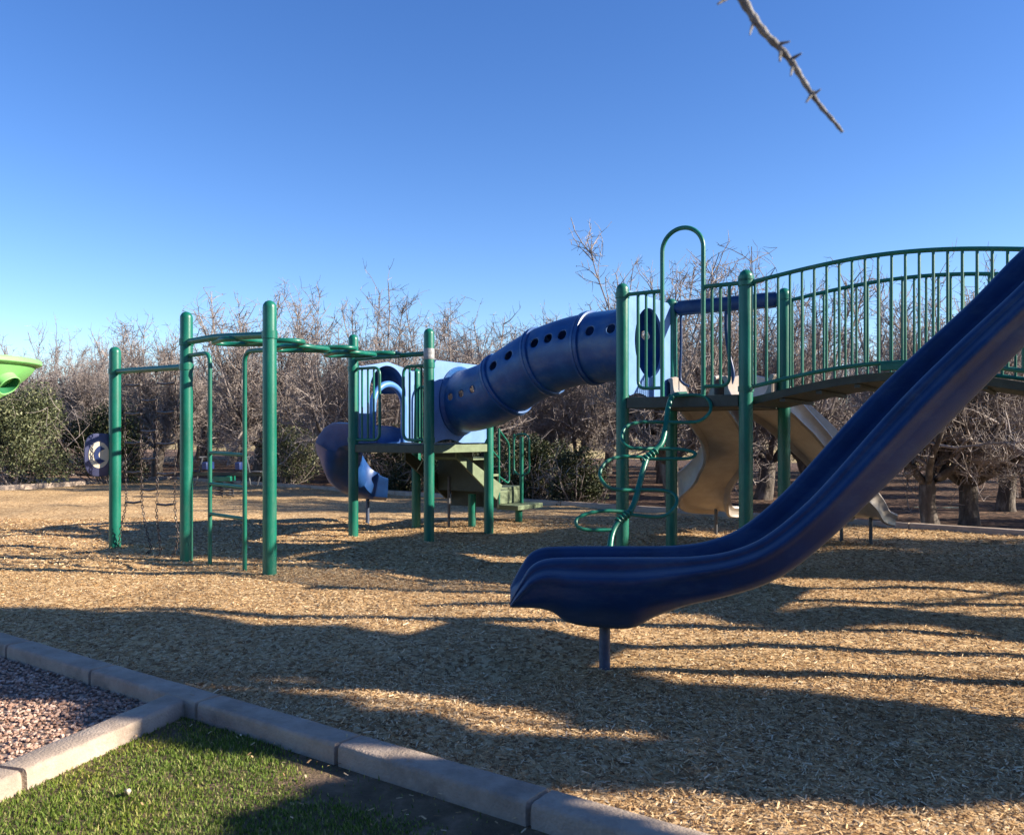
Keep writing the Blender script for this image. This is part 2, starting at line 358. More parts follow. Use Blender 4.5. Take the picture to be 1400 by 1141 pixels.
# ------------------------------------------------------------------ chips, gravel, grass
def scatter_chips(seed, n, region, size):
    r = np.random.default_rng(seed); x0, x1, y0, y1 = region
    x = r.uniform(x0, x1, n*3); y = r.uniform(y0, y1, n*3)
    ok = ((x-K0.x)*KN.x+(y-K0.y)*KN.y > .004) & ((x-F0.x)*FN.x+(y-F0.y)*FN.y < 0) & (np.abs(x) < .66*y+1.2)
    return x[ok][:n], y[ok][:n], r
Vs = []; Vc = 0; IDX = []
for seed, n, reg, (l0, l1, w0, w1) in [(1, 95000, (-4, 5, 1.2, 4.6), (.008, .042, .0022, .0065)), (2, 120000, (-6.5, 6.5, 4.6, 8), (.010, .045, .003, .0075)), (3, 80000, (-9.5, 9, 8, 13), (.02, .06, .006, .012))]:
    x, y, r = scatter_chips(seed, n, reg, None); n = len(x)
    L = (l0+(l1-l0)*r.random(n)**1.8)*.5; W = r.uniform(w0, w1, n)*.5; yaw = r.uniform(0, 2*np.pi, n); pit = r.normal(0, .22, n); rol = r.normal(0, .45, n)
    z = hgt(x, y)+r.uniform(.002, .014, n)
    ux, uy, uz = np.cos(yaw)*np.cos(pit), np.sin(yaw)*np.cos(pit), np.sin(pit)
    wx, wy, wz = -np.sin(yaw)*np.cos(rol), np.cos(yaw)*np.cos(rol), np.sin(rol)
    tap = r.uniform(.35, 1, n)
    q = np.empty((n, 4, 3))
    for k, (a, c) in enumerate(((-1, -1), (1, -1), (1, 1), (-1, 1))):
        ww = W*np.where(a > 0, tap, 1)*c
        q[:, k, 0] = x+ux*L*a+wx*ww; q[:, k, 1] = y+uy*L*a+wy*ww; q[:, k, 2] = z+uz*L*a+wz*ww
    Vs.append(q.reshape(-1, 3))
r = np.random.default_rng(31); n = 420        # strays on the kerb, lawn and gravel
t_ = r.uniform(-1, 6, n); w_ = -np.abs(r.normal(0, .28, n)); x = K0.x+KD.x*t_+KN.x*w_; y = K0.y+KD.y*t_+KN.y*w_
z = np.where(w_ > -.15, .0885, .022); keep = (w_ < -.15) | (r.random(n) < .10); x, y, z = x[keep], y[keep], z[keep]; n = len(x)
L = r.uniform(.004, .014, n); W = r.uniform(.0012, .004, n); yaw = r.uniform(0, 6.28, n); q = np.empty((n, 4, 3))
for k, (a, c) in enumerate(((-1, -1), (1, -1), (1, 1), (-1, 1))):
    q[:, k, 0] = x+np.cos(yaw)*L*a-np.sin(yaw)*W*c; q[:, k, 1] = y+np.sin(yaw)*L*a+np.cos(yaw)*W*c; q[:, k, 2] = z+.002*a
Vs.append(q.reshape(-1, 3))
Vs = np.concatenate(Vs); nq = len(Vs)//4
tag(np_mesh('wood_chips', Vs, np.full(nq, 4), np.arange(nq*4), M['chip']), label='loose tan wood chips covering the playground floor', cat='wood chips', kind='stuff')
# grass
r = np.random.default_rng(7); n = 420000
x = r.uniform(-3.2, 3.2, n); y = r.uniform(.6, 4.3, n)
inl = ((x-SK0.x)*SN.x+(y-SK0.y)*SN.y > .16) & ((x-K0.x)*KN.x+(y-K0.y)*KN.y < -.155)
dk = -((x-K0.x)*KN.x+(y-K0.y)*KN.y); ds = (x-SK0.x)*SN.x+(y-SK0.y)*SN.y
along = (x-K0.x)*KD.x+(y-K0.y)*KD.y
bare = np.clip((along-2.75)/.5, 0, 1)*np.clip(1.35-(dk-.16)/(.15+.10*np.clip(along-2.9, 0, 1.3)+.05*np.sin(along*7+dk*9)), 0, 1)
corner = np.exp(-((dk-.32)**2+(ds-.22)**2)/.012)*.8
inl &= r.random(n) > np.clip(bare*1.6+corner, 0, .97)
x, y = x[inl], y[inl]; n = len(x)
h = r.uniform(.007, .021, n)*(1+.35*np.sin(x*5+y*3)*np.sin(y*6-x*2)); a = r.uniform(0, 2*np.pi, n); w = r.uniform(.0012, .0026, n)
lean = r.uniform(.1, .9, n)*h; la = r.uniform(0, 2*np.pi, n); lx, ly = np.cos(la)*lean, np.sin(la)*lean
q = np.empty((n, 5, 3)); ca, sa = np.cos(a)*w, np.sin(a)*w
q[:, 0] = np.stack([x-ca, y-sa, 0*x], 1); q[:, 1] = np.stack([x+ca, y+sa, 0*x], 1)
q[:, 2] = np.stack([x+ca*.8+lx*.35, y+sa*.8+ly*.35, h*.6], 1); q[:, 3] = np.stack([x-ca*.8+lx*.35, y-sa*.8+ly*.35, h*.6], 1)
q[:, 4] = np.stack([x+lx, y+ly, h], 1)
base = (np.arange(n)*5)[:, None]; idx = np.concatenate([base+np.array([[0, 1, 2, 3]]), base+np.array([[3, 2, 4]])], 1).ravel()
tag(np_mesh('grass', q.reshape(-1, 3), np.tile([4, 3], n), idx, M['grass']), label='short green lawn grass in the kerb corner', cat='grass', kind='stuff')
# gravel
r = np.random.default_rng(9); n = 85000
x = r.uniform(-6.5, -1.5, n); y = r.uniform(1.4, 6.6, n)
ok = ((x-SK0.x)*SN.x+(y-SK0.y)*SN.y < -.0) & ((x-K0.x)*KN.x+(y-K0.y)*KN.y < -.15) & (x > -.64*y-.7)
x, y = x[ok], y[ok]; n = len(x)
ph = (1+5**.5)/2; ico = np.array([(-1, ph, 0), (1, ph, 0), (-1, -ph, 0), (1, -ph, 0), (0, -1, ph), (0, 1, ph), (0, -1, -ph), (0, 1, -ph), (ph, 0, -1), (ph, 0, 1), (-ph, 0, -1), (-ph, 0, 1)], float)/1.9
fi = np.array([(0, 11, 5), (0, 5, 1), (0, 1, 7), (0, 7, 10), (0, 10, 11), (1, 5, 9), (5, 11, 4), (11, 10, 2), (10, 7, 6), (7, 1, 8), (3, 9, 4), (3, 4, 2), (3, 2, 6), (3, 6, 8), (3, 8, 9), (4, 9, 5), (2, 4, 11), (6, 2, 10), (8, 6, 7), (9, 8, 1)])
sz = .0045+.0068*r.random(n)**1.6
q = ico[None]*r.uniform(.65, 1.3, (n, 12, 1))*np.stack([r.uniform(.8, 1.5, n), r.uniform(.7, 1.1, n), r.uniform(.5, .9, n)], 1)[:, None, :]
a = r.uniform(0, 2*np.pi, n); c, s_ = np.cos(a)[:, None], np.sin(a)[:, None]
q = np.stack([q[..., 0]*c-q[..., 1]*s_, q[..., 0]*s_+q[..., 1]*c, q[..., 2]], -1)*sz[:, None, None]
q += np.stack([x, y, .006+sz*.5], 1)[:, None, :]
idx = ((np.arange(n)*12)[:, None, None]+fi[None]).ravel()
tag(np_mesh('gravel', q.reshape(-1, 3), np.full(n*20, 3), idx, M['stone']), label='pinkish brown crushed gravel beside the concrete kerb', cat='gravel', kind='stuff')

# ------------------------------------------------------------------ play structure
U = Vector((.834, -.552)); W2 = Vector((.552, .834))
def frame(o):
    def F(u, v, z): p = Vector(o)+U*u+W2*v; return Vector((p.x, p.y, z))
    return F
LT = frame((-1.0, 10.07)); RT = frame((1.106, 8.37))
PR = .0635
def post_mb(p, top, r=PR):
    prof = [(r, -.2), (r, top-r*1.05)]
    for k in range(1, 8):
        a = R(90*k/7); prof.append((max(1e-6, r*math.cos(a)), top-r*1.05+r*1.05*math.sin(a)))
    return MB().lathe(prof, (p[0], p[1], 0), 28)
def add_post(parent, p, top, name='post', r=PR):
    o = post_mb(p, top, r).build(name, M['green'], parent); return o
def clamp(mb, p, z, h=.05): mb.lathe([(PR+.001, z), (PR+.009, z), (PR+.009, z+h), (PR+.001, z+h)], (p[0], p[1], 0), 28)
def bend(pts, rad=.1, n=6):
    """polyline with rounded corners"""
    P = [Vector(p) for p in pts]; out = [P[0]]
    for i in range(1, len(P)-1):
        a, c, d = P[i-1], P[i], P[i+1]
        r1 = min(rad, (a-c).length*.48, (d-c).length*.48)
        p, q = c+(a-c).normalized()*r1, c+(d-c).normalized()*r1
        for k in range(n+1):
            t = k/n; out.append(p*(1-t)**2+c*2*t*(1-t)+q*t*t)
    out.append(P[-1]); return out
def plan_at(px, A, B):
    """point of the plan line A-B seen along the given bearing"""
    r = (px-700)/1143; A, B = Vector(A[:2]), Vector(B[:2]); d = B-A
    t = (r*A.y-A.x)/(d.x-r*d.y); return A+d*t

# --- overhead climbing frame at the left: three posts, ladder, loop rungs
P1, P2, P3 = Vector((-4.54, 9.56)), Vector((-3.365, 8.64)), Vector((-2.25, 7.76))
fr = empty('climbing_frame', (P2.x, P2.y, 0), label='green three post climbing frame with ladder and overhead loop rungs', cat='climbing frame')
add_post(fr, P1, 2.335); add_post(fr, P2, 2.60); add_post(fr, P3, 2.575)
H1a, H1b = V(P2.x, P2.y, 2.285), V(P3.x, P3.y, 2.255)
hb = MB(); hm = H1a.lerp(H1b, .38)+V(.0, 0, .025)
hb.tube(bend([H1a, hm, H1b], .08), .034, 12); clamp(hb, P2, 2.25, .07); clamp(hb, P3, 2.22, .07)
hb.build('header_bar', M['green'], fr)
nb = MB(); nb.tube([V(P1.x, P1.y, 2.05), V(P2.x, P2.y, 2.03)], .032, 12); clamp(nb, P1, 2.02, .06); clamp(nb, P2, 2.0, .06); nb.build('net_bar', M['green'], fr)
l1, l2 = plan_at(287, P2, P3), plan_at(334.5, P2, P3)
for (pp, l, z) in ((P2, l1, 2.145), (P3, l2, 2.12)):
    m_ = MB(); m_.tube(bend([V(pp.x, pp.y, z), V(l.x, l.y, z+.005), V(l.x, l.y, -.15)], .11, 8), .021, 12); m_.build('ladder_rail', M['green'], fr)
for z in (1.14, .83, .53):
    MB().tube([V(l1.x, l1.y, z+.01), V(l2.x, l2.y, z-.005)], .018, 10).build('rung', M['green'], fr)
E1, E2 = LT(-1.25, 0, 2.30), LT(0, 0, 2.31)
m_ = MB(); m_.tube([E1, E2], .03, 12); m_.build('header_bar', M['green'], fr)
a0, a1 = H1a.lerp(H1b, .52), E1.lerp(E2, .42); dirn = (a1-a0).normalized(); side = Vector((dirn.y, -dirn.x, 0)).normalized()
NL = 6; Ltot = (a1-a0).length; step = Ltot/(NL)
for k in range(NL):
    c = a0+dirn*(step*(k+.5)); s = 1 if k % 2 else -1; pts = []
    for q in range(28):
        a = 2*math.pi*q/28
        # rounded triangular loop, flat in the overhead plane, pointing to alternating sides
        rr = .265*(1+.16*math.cos(3*a))
        pts.append(c+dirn*(math.sin(a)*rr*.98)+side*s*(math.cos(a)*rr*1.05+.03)+V(0, 0, .012*s))
    MB().tube(pts, .026, 10, closed=True).build('loop_rung', M['green'], fr)
# round telephone play panel on the outer post
sc = V(P1.x-.158, P1.y-.02, 1.10); pu = Vector((.86, .51, 0)).normalized(); pn = Vector((.51, -.86, 0)).normalized()
def sp_(a, h, d): return sc+pu*a+V(0, 0, h)+pn*d
out = []
for k in range(48):
    a = 2*math.pi*k/48; x = .165*math.copysign(abs(math.cos(a))**.62, math.cos(a)); z = .245*math.copysign(abs(math.sin(a))**.72, math.sin(a)); out.append((x+.0, z))
m_ = MB(); m_.loft([[sp_(x*.96, z*.97, -.02) for x, z in out], [sp_(x, z, -.014) for x, z in out], [sp_(x, z, .010) for x, z in out], [sp_(x*.96, z*.97, .016) for x, z in out]])
pan = m_.build('play_panel', M['signblue'], fr)
m_ = MB(); m_.loft([[sp_(.106*math.cos(2*math.pi*k/40)-.014, .150*math.sin(2*math.pi*k/40), d) for k in range(40)] for d in (.012, .021)]); m_.build('ring', M['cream'], pan)
hs = []
for k in range(17):
    a = R(118+(242-118)*k/16); hs.append((.098*math.cos(a)*1.1+.055, .118*math.sin(a)))
inn = [(x+.046 if 2 < i < 14 else x+.056, z*.66) for i, (x, z) in enumerate(hs)]
loop = hs+inn[::-1]
m_ = MB(); m_.loft([[sp_(x-.012, z, d) for x, z in loop] for d in (.0205, .026)]); m_.build('handset_symbol', M['navy'], pan)

# --- chain net hanging from the bar
net = empty('chain_net', (P1.x, P1.y, 0), label='dark chain climbing net hanging between two green posts', cat='climbing net')
def netp(px, y): p = plan_at(px, P1, P2); return V(p.x, p.y, EYE+(594-y)*p.y/1143)
cols_px = [[(171, 507), (171, 600), (172, 660), (172, 690), (166, 718), (163, 740), (160, 757)], [(192, 507), (193, 600), (194, 680), (196, 702), (201, 728), (206, 748), (199, 760)],
           [(214, 507), (214, 600), (215, 670), (214, 700), (217, 730), (219, 755), (212, 762)], [(240, 507), (240, 600), (239, 680), (240, 705), (243, 730), (240, 752), (231, 768)]]
def link_chain(mb, pts, ln=.042):
    P = catmull(pts, 14); d = 0; seq = [P[0]]; acc = 0
    for i in range(1, len(P)):
        acc += (P[i]-P[i-1]).length
        if acc >= ln*.74: seq.append(P[i]); acc = 0
    for i in range(len(seq)-1):
        a, c = seq[i], seq[i+1]; t = (c-a).normalized(); o = t.orthogonal().normalized(); o = (Matrix.Rotation(R(90*(i % 2)+20), 3, t) @ o); m0 = (a+c)/2
        mb.tube([m0+t*(ln*.5*math.cos(2*math.pi*q/10))+o*(ln*.27*math.sin(2*math.pi*q/10)) for q in range(10)], .0052, 5, closed=True)
for cp in cols_px:
    m_ = MB(); link_chain(m_, [netp(*q) for q in cp]); m_.build('chain', M['chain'], net)
for (xa, xb, ys) in ((172, 193, (526, 565, 605, 645, 686)), (194, 214, (547, 589, 627, 669)), (215, 239, (524, 563, 606, 647, 689))):
    for y in ys:
        MB().tube([netp(xa, y), netp((xa+xb)/2, y+1.2), netp(xb, y-.5)], .013, 8).build('rung', M['chain'], net)

# --- left play tower
lt = empty('play_tower', tuple(LT(0, 0, 0)), label='smaller green play tower with olive deck and steps in the middle', cat='play tower')
for (u, v, t) in ((0, 0, 2.61), (-1.25, 0, 2.62), (0, 1.25, 2.19), (-1.25, 1.25, 2.26)): add_post(lt, LT(u, v, 0), t)
MB().box((-1.20, .03, 1.12), (-.05, 1.22, 1.215), LT).build('deck', M['deck'], lt, bevel=.008)
m_ = MB(); m_.box((-1.19, -.035, 1.105), (-.06, .029, 1.205), LT); m_.build('deck_beam', M['deck'], lt, bevel=.006)
m_ = MB(); m_.box((-.049, .06, 1.105), (.02, 1.19, 1.205), LT); m_.build('deck_beam', M['step'], lt, bevel=.006)
m_ = MB(); p = LT(0, 0, 0); m_.lathe([(PR+.0012, 2.235), (PR+.003, 2.24), (PR+.004, 2.275), (PR+.0025, 2.28), (PR+.004, 2.30), (PR+.003, 2.36), (PR+.0012, 2.365)], (p.x, p.y, 0), 28); m_.build('tape_wrap', M['tape'], lt)
F0_, F1_ = LT(-1.25, 0, 0), LT(0, 0, 0)
def guard(parent, F, ua, ub, z0, z1, bars, corner, v=0., r=.019, rb=.0135):
    """bent pipe guard with bars; corner: which side is rounded and free"""
    m_ = MB()
    if corner == 'right': pts = [F(ua, v, z1), F(ub, v, z1), F(ub, v, z0), F(ua, v, z0)]
    else: pts = [F(ub, v, z1), F(ua, v, z1), F(ua, v, z0), F(ub, v, z0)]
    m_.tube(bend(pts, .10, 8), r, 10)
    for u in bars: m_.tube([F(u, v, z0), F(u, v, z1)], rb, 8)
    p_ = F(ua if corner == 'right' else ub, v, 0)
    for zz in (z0, z1): clamp(m_, (p_.x, p_.y), zz-.03, .06)
    return m_.build('guard_rail', M['green'], parent)
def ucoord(px, F, span=1.25):
    a, c = F(0, 0, 0), F(1, 0, 0); p = plan_at(px, a, c); return (p-Vector((a.x, a.y))).dot(Vector((U.x, U.y)))
guard(lt, LT, -1.25, ucoord(519, LT), 1.265, 2.175, [ucoord(q, LT) for q in (495, 503, 511)], 'right')
guard(lt, LT, ucoord(551.5, LT), 0, 1.265, 2.165, [ucoord(q, LT) for q in (560, 568, 576)], 'left')
guard(lt, lambda u, v, z: LT(u, v, z), -1.25, -1.0, 1.265, 2.0, [-1.15], 'right', 1.25)
# panel with a round hole (for the tunnel)
def hole_panel(F, u, v0, v1, z0, z1, cv, cz, rad, th, scallop=True):
    n = 64; outer = []; inner = []
    for k in range(n):
        a = 2*math.pi*k/n; dx, dz = math.cos(a), math.sin(a)
        inner.append((cv+dx*rad, cz+dz*rad))
        t = min([( (v1-cv)/dx if dx > 1e-6 else (v0-cv)/dx if dx < -1e-6 else 9e9), ((z1-cz)/dz if dz > 1e-6 else (z0-cz)/dz if dz < -1e-6 else 9e9)])
        ov, oz = cv+dx*t, cz+dz*t
        if scallop and oz < z0+.02: oz += .05*max(0, math.sin((ov-v0)/(v1-v0)*math.pi*2))
        outer.append((ov, oz))
    m_ = MB(); A = [F(u-th/2, a, c) for a, c in outer]; B = [F(u+th/2, a, c) for a, c in outer]; C = [F(u-th/2, a, c) for a, c in inner]; D = [F(u+th/2, a, c) for a, c in inner]
    fs = []
    for k in range(n):
        l = (k+1) % n
        fs += [(k, l, 2*n+l, 2*n+k), (n+l, n+k, 3*n+k, 3*n+l), (l, k, n+k, n+l), (2*n+k, 2*n+l, 3*n+l, 3*n+k)]
    m_.add(A+B+C+D, fs); return m_
hole_panel(LT, .0, .075, 1.175, 1.225, 2.235, .60, 1.752, .375, .035).build('tunnel_panel', M['panel'], lt)
# entrance panel of the spiral slide with a niche, arch hoop and side screens
m_ = MB(); uu = -1.25
def arc(cv, cz, r, n=24, zb=1.225): return [(cv-r, zb)]+[(cv-r*math.cos(math.pi*k/n), cz+r*math.sin(math.pi*k/n)) for k in range(n+1)]+[(cv+r, zb)]
inn = arc(.64, 1.90, .36); outl = [(.08, 1.225)]+[(.08+.0*k, 1.3) for k in range(1)]
outl = []
for (v, z) in inn:
    dx, dz = v-.64, z-1.75
    if z <= 1.23: outl.append((.09 if dx < 0 else 1.17, 1.225)); continue
    t = min((.55/dx if dx > 1e-6 else -.55/dx if dx < -1e-6 else 9), ((2.30-1.75)/dz if dz > 1e-6 else 9)); 
    ov, oz = .64+dx*t, 1.75+dz*t
    if oz > 2.28: oz = 2.27-.10*abs(ov-.64)/.55+.04
    outl.append((ov, oz))
n = len(inn); fs = []
for k in range(n-1): fs += [(k, k+1, 2*n+k+1, 2*n+k), (n+k+1, n+k, 3*n+k, 3*n+k+1), (k+1, k, n+k, n+k+1), (2*n+k, 2*n+k+1, 3*n+k+1, 3*n+k)]
fs += [(0, 2*n, 3*n, n), (n-1, 2*n-1, 4*n-1, 3*n-1)]
m_.add([LT(uu-.02, a, c) for a, c in outl]+[LT(uu+.02, a, c) for a, c in outl]+[LT(uu-.02, a, c) for a, c in inn]+[LT(uu+.02, a, c) for a, c in inn], fs)
m_.build('slide_hood_panel', M['panel'], lt)
m_ = MB(); rings = []
for uo in (0, .12, .24, .34, .40):
    r_ = .36 if uo < .3 else .36-.16*((uo-.24)/.16)**2; rings.append([LT(uu-uo, .64-r_*math.cos(math.pi*k/20), 1.90+r_*math.sin(math.pi*k/20)) for k in range(21)])
m_.loft(rings, closed_ring=False); m_.build('hood_canopy', M['tube'], lt, solid=.014)
ar = [LT(uu+.03, .64-.31, 1.225)]+[LT(uu+.03, .64-.31*math.cos(math.pi*k/20), 1.70+.31*math.sin(math.pi*k/20)) for k in range(21)]+[LT(uu+.03, .64+.31, 1.225)]
MB().tube(ar, .045, 14).build('entrance_hoop', M['hood'], lt)
# steps: perforated flight down the back, landing and bottom tread turned to the right
fl = empty('steps', tuple(LT(0, 0, 0))); fl.parent = lt; fl.location = (0, 0, 0)
for k in range(3):
    z = 1.02-.24*k; v = 1.27+.30*k
    MB().box((-1.10, v, z-.035), (-.27, v+.31, z), LT).build('tread', M['step'], fl, bevel=.004)
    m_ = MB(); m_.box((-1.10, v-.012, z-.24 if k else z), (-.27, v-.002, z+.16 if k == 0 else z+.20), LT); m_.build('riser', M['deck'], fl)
m_ = MB(); m_.hexa([LT(-.262, .86, 1.02), LT(-.232, .86, 1.02), LT(-.232, 1.78, .42), LT(-.262, 1.78, .42), LT(-.262, .86, 1.125), LT(-.232, .86, 1.125), LT(-.232, 1.92, .62), LT(-.262, 1.92, .62)]); m_.build('stringer', M['step'], fl, bevel=.004)
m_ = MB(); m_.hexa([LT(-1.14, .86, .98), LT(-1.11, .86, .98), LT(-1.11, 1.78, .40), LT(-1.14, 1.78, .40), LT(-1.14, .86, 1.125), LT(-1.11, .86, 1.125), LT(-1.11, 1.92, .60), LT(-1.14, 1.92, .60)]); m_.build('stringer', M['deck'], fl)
MB().box((-1.12, 1.95, .49), (-.67, 3.14, .535), LT).build('landing', M['step'], fl, bevel=.006)
MB().box((-.69, 2.46, .29), (-.667, 3.13, .488), LT).build('riser', M['step'], fl, bevel=.004)
MB().box((-.70, 2.44, .215), (-.31, 3.14, .285), LT).build('tread', M['step'], fl, bevel=.008)
MB().lathe([(.055, -.15), (.055, .214)], LT(-.44, 2.66, 0), 20).build('support_leg', M['green'], fl)
MB().lathe([(.055, -.15), (.055, .489)], LT(-.62, 1.72, 0), 20).build('support_leg', M['green'], fl)
MB().lathe([(.02, -.15), (.02, .74)], LT(-.90, 1.55, 0), 12).build('support_leg', M['steel'], fl)
# hand rails at the steps
hp = plan_at(713, LT(-.6, 2.9, 0), LT(-.3, 2.9, 0)); hp = V(hp.x, hp.y, 0)
m_ = MB(); m_.tube([hp+V(0, 0, .25), hp+V(0, 0, 1.3)], .03, 12)
hu = V(U.x, U.y, 0)
m_.tube(bend([hp-hu*.14+V(0, 0, .72), hp-hu*.14+V(0, 0, 1.34), hp+hu*.14+V(0, 0, 1.34), hp+hu*.14+V(0, 0, .72), hp-hu*.14+V(0, 0, .72), hp-hu*.14+V(0, 0, 1.34)], .12, 8), .015, 10)
m_.build('hand_rail', M['green'], lt)
q0 = plan_at(682, LT(-.24, 1.9, 0), LT(.2, 1.9, 0)); q0 = V(q0.x, q0.y, 0)
m_ = MB(); wv = V(W2.x, W2.y, 0)
m_.tube([q0+V(0, 0, .35), q0+V(0, 0, 1.42)], .017, 10)
m_.tube(bend([q0+V(0, 0, 1.40), q0+wv*.26+V(0, 0, 1.20), q0+wv*.26+V(0, 0, .62), q0+V(0, 0, .74)], .08, 6), .015, 10)
m_.tube([q0+V(0, 0, 1.0), LT(0, 1.25, 1.17)], .013, 8)
m_.build('hand_rail', M['green'], lt)

# --- spiral slide at the back left of that tower
def chute(path, width, wall, th=.022, closed_top=0, bank=None, n=5, belly=1.0, skirt=0):
    """open trough; wall: heights (left, right) per control point"""
    P = catmull(path, n); m = len(P); rings = []
    def lerp(seq, t): 
        x = t*(len(seq)-1); i = min(int(x), len(seq)-2); f = x-i; return seq[i]*(1-f)+seq[i+1]*f
    for i in range(m):
        t = i/(m-1); tan = (P[min(i+1, m-1)]-P[max(i-1, 0)]).normalized()
        sd_ = Vector((tan.y, -tan.x, 0)).normalized(); up = sd_.cross(tan).normalized()
        if up.z < 0: up = -up
        hl, hr = lerp([w_[0] for w_ in wall], t), lerp([w_[1] for w_ in wall], t)
        bk = lerp(bank, t) if bank else 0
        hw = width/2*(lerp(belly, t) if isinstance(belly, (list, tuple)) else belly)
        prof_in = [(-.98, hl), (-.97, hl*.75), (-.93, hl*.45), (-.80, hl*.16), (-.55, .03*hl), (-.2, 0), (.2, 0), (.55, .03*hr), (.80, hr*.16), (.93, hr*.45), (.97, hr*.75), (.98, hr)]
        o_ = th/hw
        prof_out = [(1.0+o_*.6, hr+th*.5), (1.02+o_*1.6, hr+.004), (1.02+o_*1.7, hr-.03), (1.0+o_, hr*.7), (.95+o_, hr*.42), (.82+o_*.8, hr*.12-th*.5), (.55, -th), (0, -th*1.2), (-.55, -th), (-.82-o_*.8, hl*.12-th*.5), (-.95-o_, hl*.42), (-1.0-o_, hl*.7), (-1.02-o_*1.7, hl-.03), (-1.02-o_*1.6, hl+.004), (-1.0-o_*.6, hl+th*.5)]
        if skirt:     # hollow from below: the side walls run down past the bed and end in a rolled edge
            k_ = skirt
            prof_out = [(1.0+o_*.5, hr+th*.6), (1.04+o_*1.6, hr+.010), (1.07+o_*1.7, hr-.012), (1.03+o_, hr-.05), (1.02+o_, 0), (1.06+o_, -k_+.02), (1.08+o_, -k_), (1.04, -k_-.012), (.97, -k_+.01), (.90, -.03), (.6, -th), (0, -th), (-.6, -th), (-.90, -.03), (-.97, -k_+.01), (-1.04, -k_-.012), (-1.08-o_, -k_), (-1.06-o_, -k_+.02), (-1.02-o_, 0), (-1.03-o_, hl-.05), (-1.07-o_*1.7, hl-.012), (-1.04-o_*1.6, hl+.010), (-1.0-o_*.5, hl+th*.6)]
        ring = []
        for a, h in prof_in+prof_out:
            q = Vector((a*hw, 0, h)); ca, sa = math.cos(bk), math.sin(bk); x, z = q.x*ca-q.z*sa, q.x*sa+q.z*ca
            ring.append(P[i]+sd_*x+up*z)
        rings.append(ring)
    return MB().loft(rings)
ctr = Vector((-1.93, 12.09)); rad_ = .49; pth = [LT(-1.22, .64, 1.205), LT(-1.45, .635, 1.19)]; 
for k, al in enumerate(range(0, 133, 12)):
    a = R(al); rel = W2*(-math.cos(a))*rad_-U*math.sin(a)*rad_; f = al/132
    z = .375+.775*(1-f)**1.75; pth.append(V(ctr.x+rel.x, ctr.y+rel.y, z))
e = pth[-1]; d = (pth[-1]-pth[-2]).normalized(); pth.append(e+V(d.x, d.y, 0)*.13)
ss = empty('spiral_slide', (-2.2, 12.5, 0), label='dark blue spiral slide curling down behind the smaller tower', cat='slide')
walls = [(.20, .20), (.28, .24), (.36, .28), (.40, .28), (.40, .28), (.40, .28), (.42, .28), (.44, .28), (.46, .28), (.46, .30), (.44, .32), (.42, .34), (.40, .36), (.36, .34)]
NP = len(pth); walls = (walls+[(.3, .3)]*NP)[:NP]; walls[-1] = (.30, .30)
cut = int(NP*.62)
# left of travel is the outer wall
chute(pth, .56, [(w_[0], w_[1]) for w_ in walls], .022, bank=[0, .02, .06]+[.10]*(NP-6)+[.06, .03, 0]).build('chute', M['spiral'], ss)
MB().lathe([(.028, -.2), (.028, .42)], (-2.17, 12.56, 0), 16).build('leg', M['galv'], ss)
m_ = MB(); m_.tube([V(-2.17, 12.56, .40), V(-1.98, 12.60, .37)], .02, 10); m_.build('bracket', M['steel'], ss)

# --- crawl tunnel between the towers
TA, TB = LT(0, .60, 1.752), RT(0, .62, 2.30)
tl = Vector((TB.x-TA.x, TB.y-TA.y)).length
zs = [(-.02, 1.752), (.12, 1.755), (.30, 1.775), (.6, 1.85), (.79, 1.945), (1.10, 2.095), (1.36, 2.19), (1.70, 2.265), (2.03, 2.295), (2.4, 2.302), (tl+.02, 2.302)]
tp = catmull([TA.lerp(TB, s/tl).to_2d().to_3d()+V(0, 0, z) for s, z in zs], 24)
cum = [0.]
for i in range(1, len(tp)): cum.append(cum[-1]+(tp[i]-tp[i-1]).to_2d().length)
def tpos(s):
    s = max(0, min(cum[-1], s)); lo = 0
    for i in range(len(cum)-1):
        if cum[i+1] >= s: lo = i; break
    f = (s-cum[lo])/max(1e-9, cum[lo+1]-cum[lo]); return tp[lo].lerp(tp[lo+1], f)
def tfr(s):
    p = tpos(s); t = (tpos(s+.03)-tpos(s-.03)).normalized(); sd_ = Vector((t.y, -t.x, 0)).normalized(); return p, t, sd_, sd_.cross(t)
TR = .385
def tsurf(s, ph, r=TR):      # ph measured from the camera-facing side upwards
    p, t, sd_, up = tfr(s)
    if up.z < 0: up = -up
    return p+sd_*(math.cos(ph)*r)+up*(math.sin(ph)*r)
tn = empty('crawl_tunnel', tuple(LT(.6, .6, 0)), label='big blue tube tunnel with round peep holes joining the two towers', cat='play tunnel')
